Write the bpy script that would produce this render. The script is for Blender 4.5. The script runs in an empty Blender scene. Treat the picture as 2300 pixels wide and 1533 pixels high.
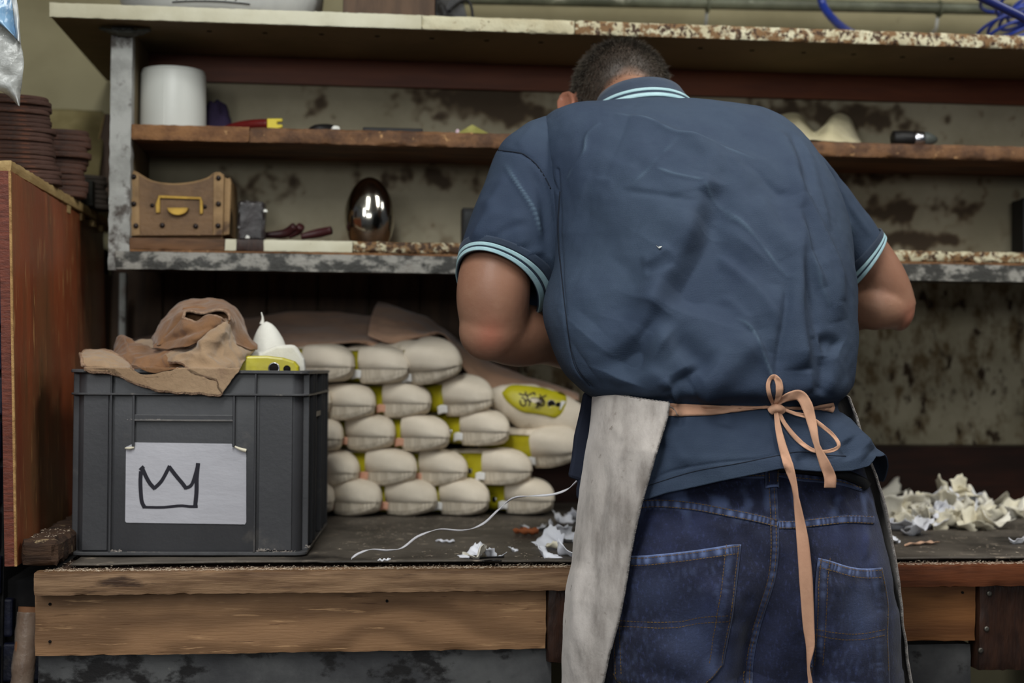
import bpy, bmesh, math, random
import numpy as np
from mathutils import Vector, Matrix, noise
from mathutils.bvhtree import BVHTree
random.seed(7); np.random.seed(7)
SC = bpy.context.scene
COL = SC.collection
# ---------------------------------------------------------------- camera (50 mm, eye height 1.2 m, looking along +Y, slightly right)
F = 3194.0; CX, CY = 1150.0, 766.5
EYE = np.array([0.0, 0.0, 1.196])
_Y = np.array([-350, -55.5, -F]); _Y /= np.linalg.norm(_Y)
_X = np.array([27850, -263.5, -F]); _X -= _Y * _X.dot(_Y); _X /= np.linalg.norm(_X)
_Z = np.cross(_X, _Y)
CW = np.array([_X, _Y, _Z])
cam_d = bpy.data.cameras.new('camera'); cam = bpy.data.objects.new('camera', cam_d); COL.objects.link(cam)
cam_d.lens = F / 2300 * 36; cam_d.sensor_width = 36; cam_d.clip_start = .05
cam.matrix_world = Matrix(((*CW[0], EYE[0]), (*CW[1], EYE[1]), (*CW[2], EYE[2]), (0, 0, 0, 1)))
cam_d.dof.use_dof = True; cam_d.dof.focus_distance = 2.12; cam_d.dof.aperture_fstop = 3.2
SC.camera = cam
# ---------------------------------------------------------------- world, lights, exposure
W = bpy.data.worlds.new('world'); SC.world = W; W.use_nodes = True
W.node_tree.nodes['Background'].inputs[0].default_value = (.80, .88, 1.0, 1)
W.node_tree.nodes['Background'].inputs[1].default_value = .07
def area(name, loc, target, sx, sy, power, col):
    d = bpy.data.lights.new(name, 'AREA'); d.shape = 'RECTANGLE'; d.size = sx; d.size_y = sy; d.energy = power; d.color = col
    o = bpy.data.objects.new(name, d); COL.objects.link(o); o.location = loc
    o.rotation_euler = (Vector(target) - Vector(loc)).to_track_quat('-Z', 'Y').to_euler()
    return o
area('overhead_light', (-.30, .72, 2.72), (-.20, 1.3, 0), .30, 1.5, 46, (.98, 1.0, .97))
area('overhead_light', (1.35, 1.55, 2.72), (1.2, 1.75, 0), .30, 1.5, 27, (1.0, .99, .94))
area('overhead_light', (-1.7, -.9, 2.62), (.5, 2.1, 1.1), .35, 1.6, 34, (.95, .98, 1.0))
area('overhead_light', (2.0, 2.2, 2.78), (1.7, 3.3, 1.9), .25, 1.2, 13, (.98, 1.0, 1.0))  # added unseen lamp, put in to brighten the wall above the shelf
area('far_lamps_light', (-.5, -6.4, 2.30), (.6, 3.0, 1.3), 3.2, 1.0, 95, (.96, 1.0, 1.0))  # stands for unseen rows of workshop lamps far behind the camera
SC.view_settings.view_transform = 'Standard'; SC.view_settings.look = 'None'
SC.view_settings.gamma = 1; SC.view_settings.use_curve_mapping = False
SC.view_settings.exposure = -.10
# ---------------------------------------------------------------- geometry helpers
def ray(px, py):
    return CW @ np.array([(px - CX) / F, -(py - CY) / F, -1.0])
def at(px, py, y):
    d = ray(px, py); return EYE + d * (y / d[1])
def atz(px, py, z):
    d = ray(px, py); return EYE + d * ((z - EYE[2]) / d[2])
def proj(P):
    P = np.atleast_2d(np.asarray(P, float)); c = (P - EYE) @ CW
    return np.stack([CX + F * c[:, 0] / -c[:, 2], CY - F * c[:, 1] / -c[:, 2]], 1)
def empty(name, loc, label=None, cat=None, group=None, kind=None):
    o = bpy.data.objects.new(name, None); COL.objects.link(o); o.location = [float(v) for v in loc]
    o.empty_display_size = .05
    return tag(o, label, cat, group, kind)
def tag(o, label=None, cat=None, group=None, kind=None):
    for k, v in (('label', label), ('category', cat), ('group', group), ('kind', kind)):
        if v: o[k] = v
    return o
def root_loc(p):
    if p is None: return np.zeros(3)
    while p.parent: p = p.parent
    return np.array(p.location)
def mesh(name, V, Fc, mat, parent=None, smooth=True, thick=0, bevel=0, sub=0, offset=-1, auto=None):
    """V in world metres; under a thing the mesh is stored relative to the thing's origin"""
    V = np.asarray(V, float) - root_loc(parent)
    m = bpy.data.meshes.new(name); m.from_pydata([tuple(v) for v in V], [], [tuple(int(i) for i in f) for f in Fc])
    m.validate(); m.update()
    o = bpy.data.objects.new(name, m); COL.objects.link(o)
    if mat: m.materials.append(mat)
    if smooth: m.shade_smooth() if hasattr(m, 'shade_smooth') else None
    if parent: o.parent = parent
    if thick: md = o.modifiers.new('t', 'SOLIDIFY'); md.thickness = thick; md.offset = offset
    if bevel: md = o.modifiers.new('b', 'BEVEL'); md.width = bevel; md.segments = 2; md.limit_method = 'ANGLE'; md.angle_limit = .7
    if sub: md = o.modifiers.new('s', 'SUBSURF'); md.levels = sub; md.render_levels = sub
    if auto is not None: autosmooth(m, auto)
    return o
def autosmooth(m, ang):
    bm = bmesh.new(); bm.from_mesh(m)
    for e in bm.edges:
        if len(e.link_faces) == 2 and e.calc_face_angle(0) > ang: e.smooth = False
    bm.to_mesh(m); bm.free()
CUBE_F = [(0, 3, 2, 1), (4, 5, 6, 7), (0, 1, 5, 4), (1, 2, 6, 5), (2, 3, 7, 6), (3, 0, 4, 7)]
def cubeV(x0, x1, y0, y1, z0, z1):
    return [(x0, y0, z0), (x1, y0, z0), (x1, y1, z0), (x0, y1, z0), (x0, y0, z1), (x1, y0, z1), (x1, y1, z1), (x0, y1, z1)]
def box(name, x0, x1, y0, y1, z0, z1, mat, parent=None, bevel=.002):
    return mesh(name, cubeV(x0, x1, y0, y1, z0, z1), CUBE_F, mat, parent, smooth=False, bevel=bevel)
def rough_box(name, x0, x1, y0, y1, z0, z1, mat, parent=None, amp=.003, freq=25, step=.02, seed=0, edge=1.0):
    """a box of worn timber or concrete: subdivided, faces uneven, edges chipped by real displacement"""
    nx, ny, nz = [max(2, min(160, int(round(abs(b - a) / step)))) for a, b in ((x0, x1), (y0, y1), (z0, z1))]
    nz = max(nz, 3); V = []; idx = {}; Fc = []
    def vid(i, j, k):
        if (i, j, k) in idx: return idx[(i, j, k)]
        x = x0 + (x1 - x0) * i / nx; y = y0 + (y1 - y0) * j / ny; z = z0 + (z1 - z0) * k / nz
        nb = (i in (0, nx)) + (j in (0, ny)) + (k in (0, nz))
        c = Vector((x * freq, y * freq, z * freq + seed * 7.3))
        a = amp * (edge * (1.6 * abs(noise.noise(c)) + .5 * abs(noise.noise(c * 3.1))) if nb > 1 else .35 * noise.noise(c))
        p = np.array([x, y, z]); cc = np.array([(x0 + x1) / 2, (y0 + y1) / 2, (z0 + z1) / 2])
        sgn = np.array([(i == 0) * 1. - (i == nx), (j == 0) * 1. - (j == ny), (k == 0) * 1. - (k == nz)])
        V.append(p + sgn * a); idx[(i, j, k)] = len(V) - 1
        return idx[(i, j, k)]
    for i in range(nx):
        for j in range(ny):
            Fc.append((vid(i, j, 0), vid(i, j + 1, 0), vid(i + 1, j + 1, 0), vid(i + 1, j, 0)))
            Fc.append((vid(i, j, nz), vid(i + 1, j, nz), vid(i + 1, j + 1, nz), vid(i, j + 1, nz)))
    for i in range(nx):
        for k in range(nz):
            Fc.append((vid(i, 0, k), vid(i + 1, 0, k), vid(i + 1, 0, k + 1), vid(i, 0, k + 1)))
            Fc.append((vid(i, ny, k), vid(i, ny, k + 1), vid(i + 1, ny, k + 1), vid(i + 1, ny, k)))
    for j in range(ny):
        for k in range(nz):
            Fc.append((vid(0, j, k), vid(0, j, k + 1), vid(0, j + 1, k + 1), vid(0, j + 1, k)))
            Fc.append((vid(nx, j, k), vid(nx, j + 1, k), vid(nx, j + 1, k + 1), vid(nx, j, k + 1)))
    return mesh(name, V, Fc, mat, parent, smooth=True, auto=.6)
def gridF(n, m, wrap=False, o=0):
    """faces of an n x m vertex grid (row major), wrap closes the second index"""
    Fc = []
    for i in range(n - 1):
        for j in range(m if wrap else m - 1):
            a = o + i * m + j; b = o + i * m + (j + 1) % m
            Fc.append((a, b, b + m, a + m))
    return Fc
def loft(name, rings, mat, parent=None, cap=True, **k):
    R = np.asarray(rings, float); n, m = R.shape[:2]
    V = R.reshape(-1, 3); Fc = gridF(n, m, True)
    if cap:
        V = np.vstack([V, R[0].mean(0), R[-1].mean(0)])
        for j in range(m):
            Fc.append((n * m, (j + 1) % m, j)); Fc.append((n * m + 1, (n - 1) * m + j, (n - 1) * m + (j + 1) % m))
    return mesh(name, V, Fc, mat, parent, **k)
def cr(P, n):
    """Catmull-Rom resampling of control points along axis 0 to n samples"""
    P = np.asarray(P, float); k = len(P); t = np.linspace(0, k - 1, n); i = np.clip(t.astype(int), 0, k - 2); u = t - i
    sh = (n,) + (1,) * (P.ndim - 1); u = u.reshape(sh)
    g = lambda q: P[np.clip(q, 0, k - 1)]
    p0 = np.where((i == 0).reshape(sh), 2 * g(i) - g(i + 1), g(i - 1)); p1 = g(i); p2 = g(i + 1)
    p3 = np.where((i == k - 2).reshape(sh), 2 * g(i + 1) - g(i), g(i + 2))
    return .5 * ((2 * p1) + (-p0 + p2) * u + (2 * p0 - 5 * p1 + 4 * p2 - p3) * u ** 2 + (-p0 + 3 * p1 - 3 * p2 + p3) * u ** 3)
def frames(P):
    P = np.asarray(P, float); T = np.gradient(P, axis=0); T /= np.linalg.norm(T, axis=1, keepdims=True) + 1e-12
    N = []; n = np.cross(T[0], [0, 0, 1.]);
    if np.linalg.norm(n) < .1: n = np.cross(T[0], [1., 0, 0])
    n /= np.linalg.norm(n)
    for t in T:
        n = n - t * n.dot(t); n /= np.linalg.norm(n); N.append(n)
    N = np.array(N); return T, N, np.cross(T, N)
def tubeRings(P, r, m=10):
    P = np.asarray(P, float); r = np.broadcast_to(np.asarray(r, float), (len(P),)); T, N, B = frames(P)
    a = np.arange(m) / m * 2 * np.pi
    return P[:, None] + r[:, None, None] * (np.cos(a)[None, :, None] * N[:, None] + np.sin(a)[None, :, None] * B[:, None])
def tube(name, P, r, mat, parent=None, m=10, n=None, **k):
    if n: P = cr(P, n); r = cr(np.asarray(r), n) if np.ndim(r) else r
    return loft(name, tubeRings(P, r, m), mat, parent, **k)
def lathe(name, prof, c, mat, parent=None, m=40, axis='z', **k):
    a = np.arange(m) / m * 2 * np.pi; R = []
    for r, h in prof:
        x, y = r * np.cos(a), r * np.sin(a); z = np.full(m, h)
        p = np.stack([x, y, z], 1) if axis == 'z' else np.stack([x, z, -y], 1) if axis == 'y' else np.stack([z, x, y], 1)
        R.append(p + np.asarray(c))
    return loft(name, R, mat, parent, **k)
def patch(ctrl, nu, nv):
    G = cr(ctrl, nu); G = cr(G.swapaxes(0, 1), nv).swapaxes(0, 1); return G
def nz3(P, f, seed=0):
    return np.array([noise.noise(Vector((p[0] * f + seed, p[1] * f - seed * 2, p[2] * f + 5))) for p in P.reshape(-1, 3)]).reshape(P.shape[:-1])
def join_raw(parts):
    V = []; Fc = []
    for v, f in parts:
        o = len(V); V.extend([tuple(q) for q in v]); Fc.extend([tuple(i + o for i in q) for q in f])
    return V, Fc
def dup(o, parent=None, loc=None, rot=None):
    c = o.copy(); COL.objects.link(c)
    if parent is not None: c.parent = parent
    if loc is not None: c.location = loc
    if rot is not None: c.rotation_euler = rot
    for ch in list(o.children): dup(ch, c)
    return c
# ---------------------------------------------------------------- materials
def mat(name, base, alt=None, sc=6, st=(1, 1, 1), rough=.7, metal=0, bump=.1, bsc=80, bst=None, spots=(), spec=.3, rnd=0, lo=.35, hi=.65, sheen=0, trans=0, alpha=1, dist=.004, rotz=0, wave=None, attrs=()):
    """procedural surface: two-colour noise, then any number of spot layers (colour, scale, threshold, softness, stretch)"""
    m = bpy.data.materials.new(name); m.use_nodes = True; T = m.node_tree; N = T.nodes; L = T.links; B = N['Principled BSDF']
    tc = N.new('ShaderNodeTexCoord')
    def mp(s):
        q = N.new('ShaderNodeMapping'); q.inputs['Scale'].default_value = s; L.new(tc.outputs['Object'], q.inputs[0]); return q.outputs[0]
    def nse(s, scale, det=6, dis=0):
        q = N.new('ShaderNodeTexNoise'); q.inputs['Scale'].default_value = scale; q.inputs['Detail'].default_value = det
        q.inputs['Roughness'].default_value = .62; q.inputs['Distortion'].default_value = dis; L.new(mp(s), q.inputs['Vector']); return q.outputs['Fac']
    def ramp(f, a, b):
        q = N.new('ShaderNodeMapRange'); q.interpolation_type = 'SMOOTHSTEP'; q.inputs['From Min'].default_value = a; q.inputs['From Max'].default_value = b; L.new(f, q.inputs['Value']); return q.outputs[0]
    def mix(f, a, b):
        q = N.new('ShaderNodeMix'); q.data_type = 'RGBA'
        if f is None: q.inputs[0].default_value = 1
        else: L.new(f, q.inputs[0])
        for i, v in ((6, a), (7, b)):
            if isinstance(v, (tuple, list)): q.inputs[i].default_value = (*v[:3], 1)
            else: L.new(v, q.inputs[i])
        return q.outputs[2]
    c = base
    if alt is not None:
        f = nse(st, sc)
        if wave:
            w = N.new('ShaderNodeTexWave'); w.wave_type = 'BANDS'; w.bands_direction = wave[0]; w.inputs['Scale'].default_value = wave[1]
            w.inputs['Distortion'].default_value = wave[2]; w.inputs['Detail'].default_value = 3; w.inputs['Detail Scale'].default_value = wave[3]; L.new(mp(wave[4]), w.inputs['Vector'])
            a = N.new('ShaderNodeMath'); a.operation = 'MULTIPLY_ADD'; a.inputs[1].default_value = .35; L.new(w.outputs['Fac'], a.inputs[0])
            b_ = N.new('ShaderNodeMath'); b_.operation = 'MULTIPLY'; b_.inputs[1].default_value = .7; L.new(f, b_.inputs[0]); L.new(b_.outputs[0], a.inputs[2]); f = a.outputs[0]
        c = mix(ramp(f, lo, hi), base, alt)
    for s in spots:
        col, scale, th, soft = s[:4]; c = mix(ramp(nse(s[4] if len(s) > 4 else (1, 1, 1), scale, 8), th - soft, th + soft), c, col)
    for an, acol in attrs:
        q = N.new('ShaderNodeAttribute'); q.attribute_name = an; c = mix(q.outputs['Fac'], c, acol)
    if rnd:
        oi = N.new('ShaderNodeObjectInfo'); hs = N.new('ShaderNodeHueSaturation'); mr = N.new('ShaderNodeMapRange')
        mr.inputs['To Min'].default_value = 1 - rnd; mr.inputs['To Max'].default_value = 1 + rnd
        L.new(oi.outputs['Random'], mr.inputs[0]); L.new(mr.outputs[0], hs.inputs['Value'])
        if isinstance(c, tuple): hs.inputs['Color'].default_value = (*c[:3], 1)
        else: L.new(c, hs.inputs['Color'])
        c = hs.outputs[0]
    if isinstance(c, tuple): B.inputs['Base Color'].default_value = (*c[:3], 1)
    else: L.new(c, B.inputs['Base Color'])
    B.inputs['Roughness'].default_value = rough; B.inputs['Metallic'].default_value = metal
    B.inputs['Specular IOR Level'].default_value = spec; B.inputs['Alpha'].default_value = alpha
    if sheen: B.inputs['Sheen Weight'].default_value = sheen
    if trans: B.inputs['Transmission Weight'].default_value = trans
    if bump:
        bm = N.new('ShaderNodeBump'); bm.inputs['Strength'].default_value = bump; bm.inputs['Distance'].default_value = dist
        L.new(nse(bst or st, bsc, 5), bm.inputs['Height']); L.new(bm.outputs[0], B.inputs['Normal'])
    m['out'] = 1
    return m
def s(r, g, b):
    """sRGB 0-255 to linear"""
    f = lambda v: (v / 255 / 12.92) if v <= 10 else ((v / 255 + .055) / 1.055) ** 2.4
    return (f(r), f(g), f(b))
def weave(m, scale, strength, stretch=(1, 1, 1)):
    """adds a woven relief (crossed fine waves) to a cloth material"""
    T = m.node_tree; N = T.nodes; L = T.links; B = N['Principled BSDF']
    tc = N.new('ShaderNodeTexCoord'); mp = N.new('ShaderNodeMapping'); mp.inputs['Scale'].default_value = stretch; L.new(tc.outputs['Object'], mp.inputs[0])
    vo = N.new('ShaderNodeTexVoronoi'); vo.inputs['Scale'].default_value = scale; vo.inputs['Randomness'].default_value = .35; L.new(mp.outputs[0], vo.inputs['Vector'])
    b = N.new('ShaderNodeBump'); b.inputs['Strength'].default_value = strength; b.inputs['Distance'].default_value = .001; L.new(vo.outputs['Distance'], b.inputs['Height'])
    old = B.inputs['Normal'].links
    if old: L.new(old[0].from_socket, b.inputs['Normal'])
    L.new(b.outputs[0], B.inputs['Normal'])

def set_attr(o, name, vals):
    a = o.data.attributes.new(name, 'FLOAT', 'POINT'); a.data.foreach_set('value', np.asarray(vals, np.float32))
def seg_dist(P, poly):
    """distance of 2-D points P to a polyline, with position along it (0..1) and side"""
    P = np.asarray(P, float); poly = np.asarray(poly, float); best = np.full(len(P), 1e9); along = np.zeros(len(P)); side = np.zeros(len(P)); n = len(poly) - 1
    for i in range(n):
        a, b = poly[i], poly[i + 1]; d = b - a; L2 = d.dot(d) + 1e-9; t = np.clip(((P - a) @ d) / L2, 0, 1); q = a + t[:, None] * d; e = P - q; dist = np.hypot(e[:, 0], e[:, 1])
        m = dist < best; best[m] = dist[m]; along[m] = (i + t[m]) / n; side[m] = np.sign(d[0] * e[m, 1] - d[1] * e[m, 0])
    return best, along, side
# ================================================================ the setting
m_wall = mat('cream_plaster', s(150,142,112), s(128,120,92), 2, rough=.85, bump=.15, bsc=40, spots=((s(70,62,45), 5, .70, .05),))
m_mould = mat('mouldy_cream_paint', s(186,176,150), s(156,146,120), 4, rough=.8, bump=.3, bsc=60, spots=((s(112,94,66), 24, .54, .10, (1,1,.6)), (s(60,44,28), 30, .60, .06, (1,1,.6)), (s(60,48,34), 5, .66, .06)))
m_dark_board = mat('dark_stained_boards', s(92,70,52), s(66,49,36), 4, (6,6,1), rough=.6, bump=.2, bsc=30, bst=(4,4,.6))
m_floor = mat('dirty_concrete', s(70,66,60), s(48,44,40), 3, rough=.85)
m_brick = mat('navy_painted_brick', s(24,28,52), s(12,14,30), 12, rough=.55, bump=.5, bsc=70, spots=((s(48,46,50), 22, .62, .05),), rnd=.35)
m_mortar = mat('dark_mortar', s(32,30,30), s(18,17,18), 20, rough=.95, bump=.6, bsc=90)
wall = box('wall_back', -3.2, 3.4, 3.40, 3.50, 0, 2.9, m_wall, bevel=0); tag(wall, kind='structure')
fl = box('floor', -3.2, 3.4, -3.2, 3.5, -.06, 0, m_floor, bevel=0); tag(fl, kind='structure')
ce = box('ceiling', -3.2, 3.4, -3.2, 3.5, 2.9, 2.96, mat('white_ceiling', s(205,203,195), rough=.9, bump=0), bevel=0); tag(ce, kind='structure')
# painted mouldy wall surface of the recess behind the shelves (own slab proud of the plaster)
rec = box('wall_panel_back', -.56, 2.6, 3.362, 3.40, .88, 1.99, m_mould, bevel=0); tag(rec, kind='structure')
pier = box('wall_left', -1.6, -.575, 2.43, 3.39, 0, 1.46, m_mortar, bevel=0); tag(pier, kind='structure')
bk = mesh('brick', cubeV(-.105, .105, -.012, .012, -.0315, .0315), CUBE_F, m_brick, smooth=False, bevel=.004)
first = True
for r in range(4, 20):
    for c in range(3):
        x = -.685 - c * .22 + (.11 if r % 2 else 0); z = .04 + r * .0735
        if x > -.60 : x = -.635; w = .55
        else: w = 1
        o = bk if first else bk.copy()
        if not first: COL.objects.link(o)
        first = False; o.parent = pier; o.location = (x + random.uniform(-.002, .002), 2.424 + random.uniform(-.003, .002), z); o.scale = (w, 1, 1)
# foot of the pier, wider below the bench
foot = box('wall_pier_foot', -1.6, -.47, 2.46, 3.39, 0, .835, m_mortar, bevel=0); tag(foot, kind='structure')
for r in range(4, 11):
    for c in range(2):
        x = -.575 - c * .22 + (.0 if r % 2 else -.09); z = .04 + r * .0735
        o = bk.copy(); COL.objects.link(o); o.parent = foot; o.location = (x, 2.452 + random.uniform(-.003, .002), z); o.scale = (.98, 1, 1)
# ================================================================ the bench
w1 = mat('bench_edge_wood', s(140,110,82), s(98,72,50), 5, (1.2,8,14), rough=.6, bump=.35, bsc=30, bst=(1,9,14), lo=.38, hi=.66, spots=((s(62,42,28), 9, .63, .06, (.8,4,6)),))
w1r = mat('red_stained_edge_wood', s(104,58,34), s(70,38,22), 5, (1,8,12), rough=.45, bump=.2, bsc=30, bst=(1,9,14))
w2 = mat('pine_apron_wood', s(148,112,80), s(112,82,56), 3.2, (.9,3,5), rough=.6, bump=.3, bsc=26, bst=(1,6,12), lo=.28, hi=.80, wave=('Z', 2.6, 20, .7, (1.0, 1, 2.2)), spots=((s(84,56,34), 6, .64, .04, (.7,3,7)), (s(44,30,20), 60, .76, .02), (s(178,140,102), 34, .64, .05, (.35,2,5)), (s(92,62,40), 50, .66, .04, (.3,2,5))))
w2r = mat('plain_apron_wood', s(130,86,50), s(96,60,34), 3, (1,3,9), rough=.5, bump=.25, bsc=26, bst=(1,6,14), spots=((s(70,44,26), 30, .70, .04, (.5,1,2)),))
m_block = mat('dark_brown_block', s(58,36,26), s(36,22,17), 12, (4,4,1), rough=.45, bump=.3, bsc=40, spots=((s(120,105,92), 45, .76, .02, (1,1,.3)),))
m_rail = mat('grey_painted_metal', s(88,88,88), s(58,58,60), 6, rough=.5, bump=.25, bsc=40, spots=((s(24,22,22), 14, .56, .05, (1,1,1.5)), (s(120,118,114), 30, .72, .04), (s(60,26,20), 5, .80, .02)))
m_lino = mat('grimy_dark_linoleum', s(92,85,77), s(62,56,50), 5, rough=.55, bump=.5, bsc=70, spots=((s(140,128,114), 26, .63, .06), (s(20,17,15), 4, .63, .1), (s(140,130,118), 60, .70, .04)))
m_dirtywood = mat('rough_old_timber', s(70,50,36), s(42,28,20), 10, (1,5,8), rough=.85, bump=.8, bsc=40, bst=(1,4,6), spots=((s(150,130,100), 30, .66, .04),))
m_redboard = mat('red_varnished_board', s(158,84,50), s(112,52,32), 2.6, (1,1.5,.5), rough=.38, bump=.25, bsc=60, bst=(4,4,.5), spec=.4, lo=.3, hi=.7, spots=((s(112,84,56), 2.1, .56, .12, (1,1.2,.45)), (s(96,66,42), 9, .60, .10, (1,1.4,.3)), (s(176,130,84), 90, .63, .03, (1,1,.10)), (s(34,20,14), 28, .74, .02, (1,1,.5)), (s(196,176,146), 120, .74, .02, (1,1,.3))))
m_rededge = mat('dark_red_board_edge', s(112,56,40), s(84,40,28), 30, (1,1,6), rough=.5, bump=.4, bsc=90, bst=(1,1,3))
m_veneer = mat('bare_veneer_edge', s(176,138,88), s(140,104,62), 60, rough=.7, bump=.5, bsc=200)
m_pale = mat('pale_plank_wood', s(178,152,104), s(150,124,80), 8, (6,1,6), rough=.7, bump=.2, bsc=40, spots=((s(110,84,50), 14, .64, .05),))
bench = empty('workbench', (.4, 2.8, 0), 'long worn timber workbench with dark linoleum top running under the crate and shoe pile', 'workbench')
BZ = .88
box('worktop', -.46, 1.75, 2.262, 3.38, BZ - .034, BZ - .002, m_dirtywood, bench)
def lip(x0, x1, m, sd): return rough_box('edge_board', x0, x1, 2.222, 2.262, BZ - .035, BZ, m, bench, amp=.0022, freq=40, step=.008, seed=sd)
a = lip(-.482, .60, w1, 1); tag(a, 'sandy brown edge board with splintered top corner')
b = lip(.602, 1.75, w1r, 2); tag(b, 'reddish brown edge board')
xl = at(1228, 1400, 2.25)[0]; xr = at(2192, 1400, 2.25)[0]
tag(rough_box('apron_board', -.485, xl - .001, 2.247, 2.27, BZ - .131, BZ - .0355, w2, bench, amp=.0015, freq=30, step=.008, seed=3), 'light pine apron board with swirling grain')
tag(rough_box('apron_board', xl + .06, xr - .002, 2.247, 2.27, BZ - .127, BZ - .0305, w2r, bench, amp=.0012, freq=30, step=.01, seed=4), 'orange brown apron board')
xb2 = xl + .062
tag(rough_box('block', xl, xb2, 2.238, 2.28, .728, BZ - .0345, m_block, bench, amp=.0025, freq=40, step=.008, seed=5), 'short dark brown block')
tag(rough_box('block', xr, xr + .09, 2.238, 2.28, .705, BZ - .0325, m_block, bench, amp=.0025, freq=40, step=.008, seed=6), 'dark brown block with two screws')
def screw(px, py, y, parent, m, r=.0045):
    p = at(px, py, y); o = lathe('screw', [(r, .002), (r, -.0008), (r * .6, -.002), (r * .15, -.0014)], (p[0], y, p[2]), m, parent, m=14, axis='y'); return o
m_screw = mat('dull_steel', s(130,126,118), s(90,86,80), 30, rough=.45, metal=.8, bump=.1)
for q in ((2222, 1332), (2216, 1412), (2203, 1460)): screw(*q, 2.236, bench, m_screw)
m_hole = mat('dark_nail_hole', s(14,10,8), rough=.9, bump=0)
for q in ((112, 1356), (112, 1440), (869, 1349), (2162, 1330)): tag(screw(*q, 2.2455, bench, m_hole, .0022), 'dark nail head')
tag(rough_box('steel_rail', -.482, xl + .01, 2.262, 2.30, .52, BZ - .1325, m_rail, bench, amp=.001, step=.02, seed=7), 'scuffed grey steel rail')
tag(rough_box('steel_rail', xl + .07, xr - .003, 2.262, 2.30, .52, BZ - .1345, m_rail, bench, amp=.001, step=.02, seed=8), 'scuffed grey steel rail')
for x in (-.40, .62, 1.6):
    for y in (2.33, 3.2): box('leg', x, x + .07, y, y + .07, 0, BZ - .034, m_dirtywood, bench)
box('stretcher', -.35, 1.62, 3.22, 3.26, .2, .28, m_dirtywood, bench)
# linoleum cover sheet with a curled, ragged front edge
nx, ny = 150, 50; xs = np.linspace(-.44, 1.74, nx); ys = np.linspace(2.272, 3.262, ny); V = []
for i, x in enumerate(xs):
    for j, y in enumerate(ys):
        e = max(0, 1 - j / 3.0); yy = y + (.004 * noise.noise(Vector((x * 14, 1, 2))) if j == 0 else 0)
        if -.05 > x: yy += .012 * e
        lift = .0035 * max(0, math.sin((x + .42) * 3.6)) * e if x < .45 else .0015 * e
        V.append((x, yy, BZ + .0015 + lift + .0009 * noise.noise(Vector((x * 9, y * 9, 0)))))
ls = mesh('cover_sheet', V, gridF(nx, ny)[::1], m_lino, bench, thick=.003, offset=1); tag(ls, 'grimy dark linoleum cover')
for f in ls.data.polygons: f.flip() if f.normal.z < 0 else None
box('upstand', -.50, 1.78, 3.27, 3.36, BZ, BZ + .135, mat('dark_red_upstand', s(58,30,20), s(36,20,14), 4, (1,4,8), rough=.45, bump=.15), bench)
# rough batten at the left end of the bench top
pb = atz(150, 1262, BZ)
t = rough_box('timber_batten', -.507, -.452, 2.245, 3.25, .886, .927, m_dirtywood, amp=.005, freq=45, step=.009, seed=12, edge=1.3)
tag(t, 'rough broken dark timber batten lying between the red side board and the crate', 'batten')
# ================================================================ red side board and what stands behind it
sb = empty('side_board', (-.53, 2.7, .886), 'tall red brown varnished side board with scratched face at the left end of the bench', 'board')
def slab(x_front_bot, th, name, m, y0=2.242, y1=3.17, z0=.888, z1=1.4905, parent=sb, lean=-.017, yaw=-.022, nyy=60, nzz=40):
    V = []
    def X(y, z, dx): return x_front_bot + dx + lean * (z - z0) / (z1 - z0) + yaw * (y - y0) / .92
    for dx in (0, th):
        for i in range(nyy + 1):
            for k in range(nzz + 1):
                y = y0 + (y1 - y0) * i / nyy; z = z0 + (z1 - z0) * k / nzz
                if k == nzz: z -= .003 * abs(noise.noise(Vector((y * 30, dx * 50, 1)))) * (1 if dx else .3)
                V.append((X(y, z, dx), y, z))
    m1 = nzz + 1; o2 = (nyy + 1) * m1
    Fc = [tuple(reversed(f)) for f in gridF(nyy + 1, m1)] + gridF(nyy + 1, m1, o=o2)
    for k in range(nzz): Fc.append((k, k + 1, o2 + k + 1, o2 + k)); a = nyy * m1 + k; Fc.append((a, o2 + a, o2 + a + 1, a + 1))
    for i in range(nyy): a = i * m1 + nzz; Fc.append((a, a + m1, o2 + a + m1, o2 + a)); a = i * m1; Fc.append((a, o2 + a, o2 + a + m1, a + m1))
    return mesh(name, V, Fc, m, parent, smooth=False)
slab(-.528, .0175, 'board_face', m_redboard)
slab(-.5285, .0150, 'board_edge', m_rededge, y0=2.2385, y1=2.2423, nyy=1)
slab(-.5137, .0035, 'veneer_edge', m_veneer, y0=2.2375, y1=2.2428, nyy=1, nzz=90)
tp = empty('top_plank', (-.75, 2.7, 1.49), 'pale timber plank laid along the top of the red side board under the leather soles', 'plank')
rough_box('plank', -1.25, -.535, 2.275, 3.30, 1.4935, 1.512, m_pale, tp, amp=.002, freq=30, step=.012, seed=21)
for i, y in enumerate((2.53, 2.72, 2.86, 2.98, 3.09)): rough_box('slat', -1.2, -.537 , y, y + .035, 1.478, 1.4935, m_pale, tp, amp=.0015, step=.02, seed=30 + i)
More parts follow.
